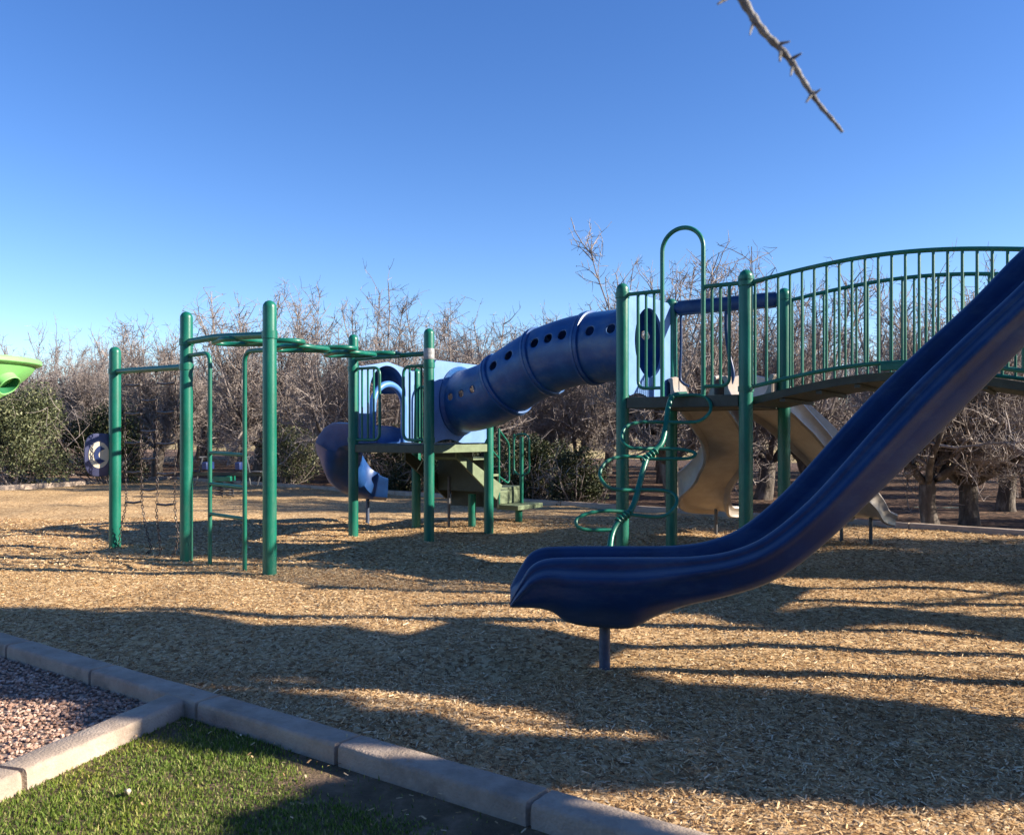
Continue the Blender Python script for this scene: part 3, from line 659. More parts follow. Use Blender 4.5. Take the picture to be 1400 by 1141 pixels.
def tunnel_segment(s0, s1, holes):
    NPH = 44; NS = max(6, round((s1-s0)/.045)); dph = 2*math.pi/NPH
    idx = {}; vs = []; fs = []; skip = set()
    def node(i, j):
        j %= NPH
        if (i, j) not in idx: idx[(i, j)] = len(vs); vs.append(tsurf(s0+(s1-s0)*i/NS, (j+.5)*dph))
        return idx[(i, j)]
    for (hs_, hp_, hr_) in holes:
        ic = round((hs_-s0)/(s1-s0)*NS); jc = round(hp_/dph-.5)
        ic = max(2, min(NS-2, ic)); hb_ = 2
        for i in range(ic-hb_, ic+hb_):
            for j in range(jc-hb_, jc+hb_): skip.add((i, j % NPH))
        bd = [(ic-hb_+k, jc-hb_) for k in range(2*hb_)]+[(ic+hb_, jc-hb_+k) for k in range(2*hb_)]+[(ic+hb_-k, jc+hb_) for k in range(2*hb_)]+[(ic-hb_, jc+hb_-k) for k in range(2*hb_)]
        ds_ = (s1-s0)/NS; ring = []
        cs, cp_ = s0+ic*ds_, (jc+.5)*dph
        for (i, j) in bd:
            a = math.atan2((j-jc)*dph*TR, (i-ic)*ds_); ring.append(len(vs)); vs.append(tsurf(cs+math.cos(a)*hr_, cp_+math.sin(a)*hr_/TR))
        ri2 = []
        for (i, j) in bd:
            a = math.atan2((j-jc)*dph*TR, (i-ic)*ds_); ri2.append(len(vs)); vs.append(tsurf(cs+math.cos(a)*(hr_+.012), cp_+math.sin(a)*(hr_+.012)/TR, TR+.004))
        L_ = len(bd)
        for k in range(L_):
            l = (k+1) % L_; fs.append((node(*bd[k]), node(*bd[l]), ri2[l], ri2[k])); fs.append((ri2[k], ri2[l], ring[l], ring[k]))
    for i in range(NS):
        for j in range(NPH):
            if (i, j) in skip: continue
            fs.append((node(i, j), node(i+1, j), node(i+1, j+1), node(i, j+1)))
    m_ = MB(); m_.add(vs, fs); return m_.build('tunnel_segment', M['tube'], tn, solid=.012, sharp=60)
up15, up3 = R(17), R(3)
def both(l, ph, r=.055): return [(s, ph, r) for s in l]+[(s, math.pi-ph, r) for s in l]
tunnel_segment(.0, .77, both([.226, .414, .590], up3, .044)); tunnel_segment(.81, 1.34, both([.925, 1.18], up15))
tunnel_segment(1.38, 2.01, both([1.50, 1.69, 1.88], up15)); tunnel_segment(2.05, tl, both([2.22, 2.47], up15))
for s in (.79, 1.36, 2.03):
    m_ = MB(); rings = []
    for ds_, r_ in ((-.045, TR+.003), (-.04, TR+.028), (-.012, TR+.032), (-.004, TR+.022), (.004, TR+.022), (.012, TR+.032), (.04, TR+.028), (.045, TR+.003)):
        p, t, sd_, up = tfr(s); rings.append([p+t*ds_+sd_*(math.cos(2*math.pi*k/56)*r_)+up*(math.sin(2*math.pi*k/56)*r_) for k in range(56)])
    m_.loft(rings, caps=False); cl = m_.build('collar', M['tube'], tn)
m_ = MB()
for F_, cz, u_ in ((LT, 1.752, .02), (RT, 2.302, -.02)):
    m_ = MB(); rings = []
    sg = 1 if u_ > 0 else -1
    for du, r_ in ((0, TR+.05), (.018, TR+.05), (.03, TR+.035), (.06, TR+.006)):
        rings.append([F_(u_+sg*du, .60+math.cos(2*math.pi*k/56)*r_ if F_ is LT else .62+math.cos(2*math.pi*k/56)*r_, cz+math.sin(2*math.pi*k/56)*r_) for k in range(56)])
    m_.loft(rings, caps=False); m_.build('flange', M['tube'], tn)

# --- right play tower
DZ = 1.70
rt = empty('play_tower', tuple(RT(0, 0, 0)), label='taller green play tower with tall hoop beside the arched bridge', cat='play tower')
for (u, v, t) in ((0, 0, 2.845), (1.25, 0, 2.845), (0, 1.25, 2.86), (1.25, 1.25, 2.86)): add_post(rt, RT(u, v, 0), t)
MB().box((.05, .03, DZ-.105), (1.20, 1.22, DZ-.005), RT).build('deck', M['deck'], rt, bevel=.008)
MB().box((.06, -.035, DZ-.11), (1.19, .029, DZ), RT).build('deck_beam', M['deck'], rt, bevel=.006)
MB().box((.06, 1.221, DZ-.11), (1.19, 1.285, DZ), RT).build('deck_beam', M['deck'], rt, bevel=.006)
ur = lambda px: ucoord(px, RT)
a1_, a2_ = ur(906), ur(962)
m_ = MB(); mid = (a1_+a2_)/2; hw = (a2_-a1_)/2
m_.tube([RT(a1_, -.01, DZ-.08), RT(a1_, -.01, 2.4)]+[RT(mid-hw*math.cos(math.pi*k/20), -.01, 3.31-hw+hw*math.sin(math.pi*k/20)) for k in range(21)]+[RT(a2_, -.01, 2.4), RT(a2_, -.01, DZ-.08)], .0215, 12)
m_.build('entry_hoop', M['green'], rt)
m_ = MB(); z0, z1 = 1.785, 2.725
m_.tube(bend([RT(.0, -.01, z1), RT(a1_, -.01, z1)], .05), .020, 10)
m_.tube(bend([RT(ur(873), -.01, z1), RT(ur(873), -.01, z0), RT(a1_, -.01, z0)], .08), .0165, 10)
clamp(m_, RT(0, 0, 0), z1-.03, .06)
for q in (884, 895): m_.tube([RT(ur(q), -.01, z0), RT(ur(q), -.01, z1)], .014, 8)
m_.build('guard_rail', M['green'], rt)
m_ = MB()
m_.tube([RT(a2_, -.01, z1), RT(1.25, -.01, z1)], .020, 10)
m_.tube(bend([RT(a2_, -.01, z0), RT(ur(997.6), -.01, z0), RT(ur(997.6), -.01, z1)], .08), .0165, 10)
clamp(m_, RT(1.25, 0, 0), z1-.03, .06)
for q in (974, 985.5): m_.tube([RT(ur(q), -.01, z0), RT(ur(q), -.01, z1)], .014, 8)
m_.build('guard_rail', M['green'], rt)
hole_panel(RT, .0, .075, 1.175, DZ+.01, 2.79, .62, 2.302, .37, .035).build('tunnel_panel', M['panel'], rt)
# moulded bar over the twin slides with two hanging grips
m_ = MB(); rings = []
for u, hh in ((.02, .03), (.06, .05), (.09, .085), (.2, .085), (.6, .08), (1.05, .085), (1.16, .085), (1.19, .05), (1.23, .03)):
    rings.append([RT(u, 1.25+.045*math.cos(2*math.pi*k/16), 2.745+hh*math.copysign(abs(math.sin(2*math.pi*k/16))**.6, math.sin(2*math.pi*k/16))) for k in range(16)])
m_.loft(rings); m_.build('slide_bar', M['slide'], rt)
ub = lambda px: (plan_at(px, RT(0, 1.25, 0), RT(1.25, 1.25, 0))-RT(0, 1.25, 0).to_2d()).dot(U)
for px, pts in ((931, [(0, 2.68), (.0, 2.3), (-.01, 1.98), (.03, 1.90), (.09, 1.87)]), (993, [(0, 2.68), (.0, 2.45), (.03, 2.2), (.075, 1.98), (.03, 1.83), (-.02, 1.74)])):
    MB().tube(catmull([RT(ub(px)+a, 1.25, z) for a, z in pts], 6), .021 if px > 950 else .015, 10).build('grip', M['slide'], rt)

# --- loop pipe climber in front of it
cl = empty('loop_climber', (.75, 7.1, 0), label='green twisted pipe climber with side loops below the hoop', cat='climber')
def cp(x, y, dd=0.0):
    Y = 7.10+(742-y)/202*.85+dd; return V((x-700)/1143*Y, Y, EYE+(594-y)*Y/1143)
spine = catmull([cp(938, 539, .05), cp(921, 541), cp(914, 556), cp(909, 590), cp(903, 608), cp(892, 618), cp(884, 627), cp(876, 655), cp(868, 685), cp(860, 700), cp(848, 711), cp(838, 727), cp(834, 748), cp(832, 790), cp(831, 822)], 6)
MB().tube(spine, .027, 14).build('spine_pipe', M['green'], cl)
loops = [[(914, 541), (953, 540), (969, 547), (971, 562), (957, 575), (938, 577), (908, 577)], [(908, 577), (876, 577), (856, 583), (850, 600), (860, 611), (880, 613), (896, 613)],
         [(897, 613), (930, 614), (948, 618), (950, 622), (942, 626), (920, 627), (886, 627)], [(884, 625), (850, 624), (829, 631), (820, 648), (829, 664), (846, 669), (873, 670)],
         [(873, 669), (905, 670), (922, 676), (925, 688), (914, 702), (895, 706), (862, 703)], [(862, 700), (830, 698), (806, 701), (789, 709), (790, 720), (806, 724), (840, 724)]]
for k, lp in enumerate(loops):
    n_ = len(lp); m_ = MB(); m_.tube(catmull([cp(x, y, -.10*math.sin(math.pi*i/(n_-1))) for i, (x, y) in enumerate(lp)], 6), .0158, 10)
    m_.build('loop_step', M['green'], cl)
for (x, y) in ((887, 623), (853, 706)):
    m_ = MB()
    for k in range(5):
        c = cp(x-8+4.2*k, y+6-3.0*k); t = (cp(x+10, y-7)-cp(x-10, y+7)).normalized(); o = t.orthogonal().normalized(); o2 = t.cross(o)
        m_.tube([c+o*(.031*math.cos(2*math.pi*q/14))+o2*(.031*math.sin(2*math.pi*q/14)) for q in range(14)], .009, 6, closed=True)
    m_.build('joint_wrap', M['green'], cl)

# --- twin tan wave slides at the back
def wave_slide(path, walls, legs, label, belly):
    e = empty('wave_slide', (path[-1][0], path[-1][1], 0), label=label, cat='slide', group='tan wave slides behind the taller tower')
    chute(path, .50, walls, .02, n=7, belly=belly, skirt=.075).build('chute', M['tan'], e)
    for (x, y, z) in legs: MB().lathe([(.022, -.15), (.022, z)], (x, y, 0), 12).build('leg', M['steel'], e)
wave_slide([tuple(RT(.32, 1.05, DZ+.02)), tuple(RT(.32, 1.30, DZ+.01)), (2.38, 9.75, 1.47), (2.62, 10.15, 1.18), (2.60, 10.5, .9), (2.50, 10.85, .60), (2.55, 11.10, .42), (2.70, 11.30, .33), (3.0, 11.47, .30)],
           [(.22, .22), (.24, .24), (.12, .14), (.10, .12), (.16, .18), (.26, .16), (.36, .12), (.42, .06), (.38, .05)], [(2.72, 11.15, .36)], 'tan wave slide bending left behind the taller tower', [.9, .95, 1, 1, 1.05, 1.15, 1.15, 1.1, 1.0])
wave_slide([tuple(RT(.93, 1.05, DZ+.02)), tuple(RT(.93, 1.30, DZ+.01)), (2.90, 9.30, 1.60), (3.2, 9.52, 1.42), (3.55, 9.70, 1.12), (3.92, 9.80, .68), (4.12, 9.92, .42), (4.34, 10.04, .34)],
           [(.22, .22), (.24, .24), (.42, .12), (.54, .08), (.52, .08), (.46, .10), (.46, .08), (.44, .05)], [(4.30, 10.02, .34), (4.02, 10.2, .55)], 'tan wave slide turning right with its exit lip on two legs', [.9, .95, 1, 1.05, 1, 1.1, 1.2, 1.1])

# --- arched bridge to the right
br = empty('arched_bridge', tuple(RT(1.25, 0, 0)), label='green arched bridge with barred handrails leading right from the taller tower', cat='bridge')
BL = 2.5
def rise(t): x = t/BL; return (.22*math.sin(math.pi*x)**2+.78*4*x*(1-x))
def BF(t, v, z): return RT(1.25+t, v, z)
tt = [BL*k/40 for k in range(41)]
m_ = MB(); rings = []
for t in tt:
    z = 1.675+.185*rise(t); tt_ = .03+t*(BL-.06)/BL
    rings.append([BF(tt_, .07, z-.075), BF(tt_, .07, z), BF(tt_, 1.18, z), BF(tt_, 1.18, z-.075)])
m_.loft(rings); m_.build('deck', M['deck'], br, bevel=.006)
for t in [.28+.32*k for k in range(7)]:
    z = 1.675+.185*rise(t)-.077; MB().box((t, .09, z-.03), (t+.05, 1.16, z), BF).build('cross_cleat', M['deck'], br)
for v in (0., 1.25):
    m_ = MB(); zt = lambda t: 2.715+.132*rise(t); zb = lambda t: 1.755+.178*rise(t)
    m_.tube([BF(t, v, zt(t)) for t in tt], .0195, 10); m_.tube([BF(t, v, zb(t)) for t in tt], .0185, 10)
    t = .085
    while t < BL-.05: m_.tube([BF(t, v, zb(t)), BF(t, v, zt(t))], .0125, 8); t += .1045
    for t_ in (0, BL): p_ = BF(t_, v, 0); clamp(m_, (p_.x, p_.y), 2.735, .05); clamp(m_, (p_.x, p_.y), 1.725, .05)
    m_.build('handrail', M['green'], br)
MB().box((1.15, -.03, 1.868), (1.42, .03, 1.926), BF).build('joint_plate', M['green'], br, bevel=.006)

# --- big navy slide in the foreground
bs = empty('slide', (.5, 4.7, 0), label='large navy blue plastic slide in the foreground on one steel leg', cat='slide')
pairs = [((697, 827), (698, 833)), ((703, 814), (706, 834)), ((713, 796), (718, 834.5)), ((726, 777), (735, 835.5)), ((745, 767), (757, 842)), ((775, 764.5), (778, 857)), ((825, 764), (815, 865)), ((866, 764), (866, 866)), ((910, 764), (900, 849)), ((951, 763), (945, 832)), ((996, 757), (1000, 818.5)), ((1037, 743), (1050, 803)), ((1071, 721), (1092, 780)), ((1106, 691), (1140, 741)), ((1142, 654), (1190, 694)), ((1237, 548), (1300, 586)), ((1316, 470), (1388, 496)), ((1400, 392), (1478, 408))]
YN = 4.40
xz = lambda q: Vector(((q[0]-700)*YN/1143, EYE+(594-q[1])*YN/1143, 0))
rim = [xz(a) for a, c in pairs]+[Vector((3.05, 2.40, 0)), Vector((3.45, 2.58, 0)), Vector((4.0, 2.60, 0))]
bot = [xz(c) for a, c in pairs]+[Vector((3.30, 2.30, 0)), Vector((3.58, 2.32, 0)), Vector((4.0, 2.32, 0))]
bot[-3] = Vector((3.28, 2.27, 0)); rim[-3] = Vector((3.1, 2.50, 0)); rim[-2] = Vector((3.5, 2.66, 0)); rim[-1] = Vector((4.0, 2.68, 0))
bot[-2] = Vector((3.6, 2.36, 0)); bot[-1] = Vector((4.0, 2.36, 0))
hbs = [.5, .5, .45, .42, .42, .48, .5, .5, .46, .38, .3, .25, .2, .2, .2, .2, .2, .2, .2, .2, .2]
NSUB = 5; rim_c = catmull(rim, NSUB); bot_c = catmull(bot, NSUB)
HW = .275; YC = 4.695; rings = []
for i in range(len(rim_c)):
    k = i/NSUB; j = min(int(k), len(hbs)-2); f = k-j; hb_ = hbs[j]*(1-f)+hbs[j+1]*f
    nb_ = max(0., 1-abs(k-6.2)/3.4); nar = 1-.30*nb_       # the belly above the leg is narrower at its bottom
    half = [(-.80*nar, .0), (-.90*nar-.0, .06+.02*nb_), (-.97*(.6*nar+.4), .22), (-.995, .40), (-1.015, .52), (-1.055, .60), (-1.085, .66), (-1.085, .71), (-1.06, .755), (-1.005, .785), (-.945, .80), (-.92, .83), (-.925, .88), (-.925, .93), (-.90, .97), (-.86, .993), (-.81, 1.0), (-.765, .985), (-.73, .945), (-.71, .87), (-.69, max(.66, hb_+.14)), (-.62, hb_+.07), (-.45, hb_+.015), (-.2, hb_)]
    prof = half+[(-a, h) for a, h in half[::-1]]+[(.4*nar, -.012), (0, -.016), (-.4*nar, -.012)]
    ring = []
    for a, h in prof:
        p = bot_c[i].lerp(rim_c[i], h); ring.append(V(p.x, YC+a*HW, p.y))
    rings.append(ring)
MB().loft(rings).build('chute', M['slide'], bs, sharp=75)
lg = MB(); lg.lathe([(.031, -.25), (.031, .33)], (.575-.058, 4.665, 0), 20); lg.build('leg', M['galv'], bs)
MB().box((.44, 4.60, .285), (.60, 4.73, .30)).build('bracket', M['steel'], bs, bevel=.004)

# --- next tower outside the frame at the right: carries the bridge end and the slide top
t3 = empty('play_tower', (4.5, 5.0, 0), label='green play tower beyond the right edge carrying slide top and bridge end', cat='play tower')
A3 = frame((3.74, 4.20)); 
for (u, v) in ((0, 0), (1.25, 0), (0, 1.25), (1.25, 1.25)): add_post(t3, A3(u, v, 0), 3.6)
MB().box((-.0, .05, 2.2), (1.2, 1.2, 2.3), A3).build('deck', M['deck'], t3)
for (u, v) in ((3.75, 0), (3.75, 1.25), (5.0, 1.25), (5.0, 0)): add_post(t3, RT(u, v, 0), 2.85)
MB().box((3.80, .03, 1.59), (4.95, 1.22, 1.69), RT).build('deck', M['deck'], t3)
guard(t3, A3, .02, 1.22, 2.4, 3.15, [.15*k for k in range(1, 8)], 'right')
guard(t3, RT, 3.8, 4.95, 1.79, 2.7, [3.8+.15*k for k in range(1, 8)], 'right', 1.25)

# --- lime green ball funnel at the left edge
fx = empty('ball_funnel', (-5.02, 7.5, 0), label='lime green plastic ball funnel cut off by the left edge', cat='ball funnel')
c0 = (-5.02, 7.5, 0)
m_ = MB(); m_.lathe([(.05, 1.45), (.14, 1.46), (.25, 1.55), (.36, 1.66), (.46, 1.75), (.55, 1.825), (.62, 1.90), (.655, 1.955), (.685, 1.96), (.702, 1.975), (.702, 2.005), (.685, 2.02), (.63, 2.02), (.615, 1.98), (.59, 1.92), (.53, 1.85), (.44, 1.775), (.34, 1.685), (.23, 1.58), (.05, 1.50)], c0, 64); m_.build('funnel', M['lime'], fx)
for k in range(4):
    a = R(-10+90*k); dr = Vector((math.cos(a)*.75, math.sin(a)*.75, -.66)).normalized(); cc = Vector((c0[0]+math.cos(a)*.475, c0[1]+math.sin(a)*.475, 1.855)); o = dr.orthogonal().normalized(); o2 = dr.cross(o)
    rings = [[cc+dr*l+o*(r_*math.cos(2*math.pi*q/28))+o2*(r_*math.sin(2*math.pi*q/28)) for q in range(28)] for l, r_ in ((-.06, .115), (.06, .105), (.125, .10), (.14, .104), (.146, .098), (.14, .09))]
    m_ = MB(); m_.loft(rings, caps=False); sp = m_.build('spout', M['lime'], fx)
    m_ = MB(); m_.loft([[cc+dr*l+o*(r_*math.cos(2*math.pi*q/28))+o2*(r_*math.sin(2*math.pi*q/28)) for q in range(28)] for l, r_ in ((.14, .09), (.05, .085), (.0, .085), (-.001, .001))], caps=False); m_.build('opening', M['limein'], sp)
MB().lathe([(.057, -.2), (.057, 1.48)], c0, 24).build('post', M['green'], fx)

# --- spring see-saw far behind the ladder
sw = empty('spring_seesaw', (-6.0, 17.5, 0), label='grey green spring see-saw far behind the ladder rungs', cat='see-saw')
S_ = lambda x, y, z: V(-6.02+x*.99+y*.1, 17.5+y*.99-x*.1, z)
MB().box((-.85, -.05, .47), (.85, .05, .545), S_).build('beam', M['deck'], sw, bevel=.008)
MB().box((-.19, -.13, .36), (.19, .13, .468), S_).build('mount', M['green'], sw, bevel=.01)
for x in (-.12, .12):
    hx = [S_(x+.075*math.cos(a*.7), .075*math.sin(a*.7), .04+.32*a/52) for a in range(53)]
    MB().tube(hx, .013, 8).build('spring', M['steel'], sw)
for s in (-1, 1):
    MB().box((min(s*.62, s*.84), -.13, .547), (max(s*.62, s*.84), .13, .575), S_).build('seat', M['steel'], sw, bevel=.012)
    m_ = MB(); m_.tube([S_(s*.55, 0, .54), S_(s*.48, 0, .86)], .018, 8); m_.tube([S_(s*.48, -.16, .86), S_(s*.48, .16, .86)], .016, 8); m_.build('handle', M['steel'], sw)
    m_ = MB(); m_.box((min(s*.30, s*.42), -.18, .6), (max(s*.30, s*.42), .18, .76), S_); m_.build('leg_guard', M['navy'], sw, bevel=.02)
    MB().tube(bend([S_(s*.8, -.06, .46), S_(s*.74, -.06, .27), S_(s*.60, -.06, .27), S_(s*.56, -.06, .46)], .04), .014, 8).build('foot_rest', M['steel'], sw)

# ------------------------------------------------------------------ trees
class TB:
    """collects tapered twigs fast"""
    def __init__(s): s.v = []; s.c = []; s.i = []
    def seg(s, pts, rads, n):
        b = len(s.v); m = len(pts)
        for k in range(m):
            d = (pts[min(k+1, m-1)]-pts[max(k-1, 0)])
            if d.length < 1e-6: d = Vector((0, 0, 1))
            d.normalize(); o = d.orthogonal().normalized(); o2 = d.cross(o)
            for q in range(n):
                a = 2*math.pi*q/n; p = pts[k]+(o*math.cos(a)+o2*math.sin(a))*rads[k]; s.v.append((p.x, p.y, p.z))
        for k in range(m-1):
            for q in range(n):
                l = (q+1) % n; s.i += [b+k*n+q, b+k*n+l, b+(k+1)*n+l, b+(k+1)*n+q]; s.c.append(4)
def rvec(rg): 
    while 1:
        v = Vector((rg.uniform(-1, 1), rg.uniform(-1, 1), rg.uniform(-1, 1)))
        if .05 < v.length < 1: return v.normalized()
def shoot(rg, p, d, L, n, wob, lift):
    pts = [p.copy()]; d = d.normalized()
    for k in range(n):
        d = (d+rvec(rg)*wob+Vector((0, 0, lift))).normalized(); pts.append(pts[-1]+d*(L/n))
    return pts
def tree_protos(seed, H=4.6, dense=1.12):
    rg = random.Random(seed); tk = TB(); cr = TB(); bd = TB()
    r0 = rg.uniform(.14, .18); hT = rg.uniform(.75, 1.0)
    pts = shoot(rg, Vector((0, 0, -.1)), Vector((rg.uniform(-.2, .2), rg.uniform(-.2, .2), 1)), hT+.1, 6, .14, .05)
    tk.seg(pts, [r0*1.25, r0*1.08, r0, r0*.95, r0*.94, r0*.98, r0*.8], 12); top = pts[-1]
    nl = rg.randint(4, 6); a0 = rg.uniform(0, 6.28)
    for i in range(nl):
        a = a0+6.28*i/nl+rg.uniform(-.3, .3); d = Vector((math.cos(a)*1.0, math.sin(a)*1.0, rg.uniform(.35, 1.1)))
        L = rg.uniform(1.3, 1.9); lp = shoot(rg, top-Vector((0, 0, .12)), d, L, 7, .22, .10); rr = rg.uniform(.065, .095)
        tk.seg(lp, [rr*(1-.55*k/7) for k in range(8)], 8)
        for j in range(int(14*dense)):
            f = rg.uniform(.28, 1); q = lp[min(7, int(f*7))]; dd = (lp[min(7, int(f*7)+1)]-lp[max(0, int(f*7)-1)]).normalized()
            d2 = dd*.35+rvec(rg)*.9+Vector((0, 0, rg.uniform(-.15, .75))); L2 = rg.uniform(.6, 1.35); r2 = rg.uniform(.018, .034)
            up_ = rg.random() < .5
            if up_: d2 = Vector((d2.x*.45, d2.y*.45, 1)); L2 = rg.uniform(1.0, max(1.1, H-2.3))
            sp_2 = shoot(rg, q, d2, L2, 5, .13 if up_ else .26, .06); cr.seg(sp_2, [r2*(1-.7*k/5) for k in range(6)], 5)
            for k in range(int((17 if up_ else 13)*dense)):
                f3 = rg.uniform(.2, 1); ix = min(5, int(f3*5)); q3 = sp_2[ix].lerp(sp_2[min(5, ix+1)], rg.random())
                d3 = rvec(rg)+Vector((0, 0, .35))+(sp_2[min(5, ix+1)]-sp_2[max(0, ix-1)]).normalized()*.5; L3 = rg.uniform(.25, .75); r3 = rg.uniform(.007, .013)
                s3 = shoot(rg, q3, d3, L3, 3, .3, .08); cr.seg(s3, [r3, r3*.8, r3*.6, r3*.4], 4)
                for w_ in range(int(8*dense)):
                    ix = rg.randint(0, 3); q4 = s3[ix]; L4 = rg.uniform(.08, .30)
                    s4 = shoot(rg, q4, rvec(rg)+Vector((0, 0, .4)), L4, 2, .35, .08); cr.seg(s4, [.0056, .0044, .0026], 3)
                    if rg.random() < .35:
                        e_ = s4[-1]; o = rvec(rg)*.014; o2 = rvec(rg)*.010; b_ = len(bd.v)
                        for qv in (e_-o, e_+o2, e_+o, e_-o2): bd.v.append(tuple(qv))
                        bd.i += [b_, b_+1, b_+2, b_+3]; bd.c.append(4)
    t_o = np_mesh('trunk', tk.v, tk.c, tk.i, M['bark'], smooth=True); c_o = np_mesh('crown', cr.v, cr.c, cr.i, M['twig']); b_o = np_mesh('buds', bd.v, bd.c, bd.i, M['bud'])
    for o in (t_o, c_o, b_o): col.objects.unlink(o)
    return t_o, c_o, b_o
PROTO = [tree_protos(100+k, 5.0+.3*(k % 4)) for k in range(8)]
def copy_part(src, parent):
    o = src.copy(); col.objects.link(o); o.parent = parent; return o
def plant_tree(k, x, y, rz, s, label, group=None, sz=None):
    e_ = empty('orchard_tree', (x, y, 0), label=label, cat='tree', group=group); e_.rotation_euler.z = rz; e_.scale = (s, s, sz or s)
    t_o, c_o, b_o = PROTO[k]
    copy_part(t_o, e_); c = copy_part(c_o, e_); copy_part(b_o, c); return e_
rg = random.Random(42); OA = Vector((-.770, .638))*4.3; OB = Vector((.638, .770))*3.7; O0 = Vector((6.0, 11.95))
front = {0: 'bare tree with thick forked trunk at the kerb, right of the blue slide', 1: 'bare tree whose trunk shows between the taller tower and its loop climber', 2: 'bare tree rising behind the tube tunnel and the smaller tower',
         3: 'bare tree with leaning trunk beside the spiral slide', 4: 'bare tree behind the ladder of the climbing frame', 5: 'bare tree behind the chain net and telephone panel', 6: 'bare tree above the green shrubs at the left edge'}
for i in range(-2, 10):
    for j in range(0, 6):
        if i < 0 and j > 3: continue
        if i == -2 and j > 1: continue
        p = O0+OA*i+OB*j+Vector((rg.uniform(-.35, .35), rg.uniform(-.35, .35)))*(1 if (j or i) else .0)
        k = rg.randrange(8); s = rg.uniform(.92, 1.06)*(1.06 if i >= 3 else .78 if i <= 0 else .98 if i == 1 else .9)
        if i in front and j == 0: lab, gr = front[i], 'first row of bare orchard trees along the kerb'
        elif j == 1: lab, gr = 'bare grey orchard tree standing in the second row from the kerb', 'second row of orchard trees'
        elif j == 0: lab, gr = 'bare orchard tree beyond the side of the picture along the kerb', 'orchard trees beside the picture'
        else: lab, gr = 'bare grey orchard tree deep in the rows behind the playground', 'orchard trees further back'
        plant_tree(k, p.x, p.y, rg.uniform(0, 6.28), s, lab, gr, s*(1.06 if i == 1 and j == 0 else 1))
plant_tree(3, 6.75, 12.35, 1.0, .76, 'slimmer bare tree just right of the thick forked kerbside tree', 'first row of bare orchard trees along the kerb')

# shrubs: leaf masses on stems
def shrub_proto(seed, n, rx, ry, h, leaf, lw):
    rg = random.Random(seed); r = np.random.default_rng(seed); cl_ = []
    for k in range(22):
        a = rg.uniform(0, 6.28); q = rg.random()**.6; z = rg.uniform(.15, 1)
        w_ = math.sqrt(max(.05, 1-(z-.45)**2*2.2)); cl_.append((math.cos(a)*rx*q*w_*.8, math.sin(a)*ry*q*w_*.8, z*h*.9, rg.uniform(.16, .34)*h))
    cc = np.array(cl_)[r.integers(0, 22, n)]
    d = r.normal(0, 1, (n, 3)); d /= np.linalg.norm(d, axis=1)[:, None]; p = cc[:, :3]+d*(cc[:, 3]*r.random(n)**.35)[:, None]
    p[:, 2] = np.abs(p[:, 2])+.03
    a = r.normal(0, 1, (n, 3)); a /= np.linalg.norm(a, axis=1)[:, None]; b_ = np.cross(a, r.normal(0, 1, (n, 3))); b_ /= np.linalg.norm(b_, axis=1)[:, None]
    L = r.uniform(.6, 1.2, n)[:, None]*leaf; Wd = L*lw
    q = np.stack([p-a*L, p+b_*Wd, p+a*L, p-b_*Wd], 1).reshape(-1, 3)
    st = TB()
    for k in range(26):
        aa = rg.uniform(0, 6.28); pts = shoot(rg, Vector((rg.uniform(-.2, .2)*rx, rg.uniform(-.2, .2)*ry, -.05)), Vector((math.cos(aa), math.sin(aa), rg.uniform(.4, 2))), h*rg.uniform(.7, 1.15), 6, .25, .05)
        st.seg(pts, [.018*(1-.7*i_/6) for i_ in range(7)], 5)
        for w_ in range(6):
            i_ = rg.randint(1, 6); s4 = shoot(rg, pts[i_], rvec(rg)+Vector((0, 0, .3)), h*.25, 3, .3, .03); st.seg(s4, [.007, .006, .005, .003], 3)
    return q, n, st
def shrub(seed, x, y, n, rx, ry, h, label, m='leaf', leaf=.028, lw=.42, group='evergreen shrubs along the orchard edge'):
    e_ = empty('shrub', (x, y, 0), label=label, cat='shrub', group=group)
    q, n, st = shrub_proto(seed, n, rx, ry, h, leaf, lw)
    np_mesh('foliage', q, np.full(n, 4), np.arange(n*4), M[m], e_); np_mesh('stems', st.v, st.c, st.i, M['twig'], e_)
shrub(1, -12.8, 21.4, 22000, 1.6, 1.1, 2.35, 'tall olive green shrub at the left edge under the lime funnel', leaf=.045)
shrub(2, -10.9, 22.6, 15000, 1.2, .9, 2.0, 'low olive shrub just left of the telephone panel', 'darkleaf', .04)
shrub(3, -14.6, 20.0, 12000, 1.3, 1.0, 2.4, 'olive shrub cut off by the left edge at the kerb', leaf=.045)
shrub(4, -5.9, 22.2, 9000, .9, .7, 1.5, 'small olive shrub between the ladder and the spiral slide', 'leaf', .035)
shrub(5, -2.6, 19.3, 12000, 1.1, .7, 1.35, 'dark shrub behind the spiral slide exit', 'darkleaf', .035)
shrub(6, -1.1, 17.9, 12000, 1.1, .7, 1.3, 'dark shrub behind the deck of the smaller tower', 'darkleaf', .035)
shrub(7, .45, 16.5, 12000, 1.0, .6, 1.25, 'dark leafy shrub behind the hand rails of the steps', 'darkleaf', .032)
shrub(8, 1.25, 15.75, 8000, .6, .5, 1.0, 'low shrub between the steps and the loop climber', 'darkleaf', .032)

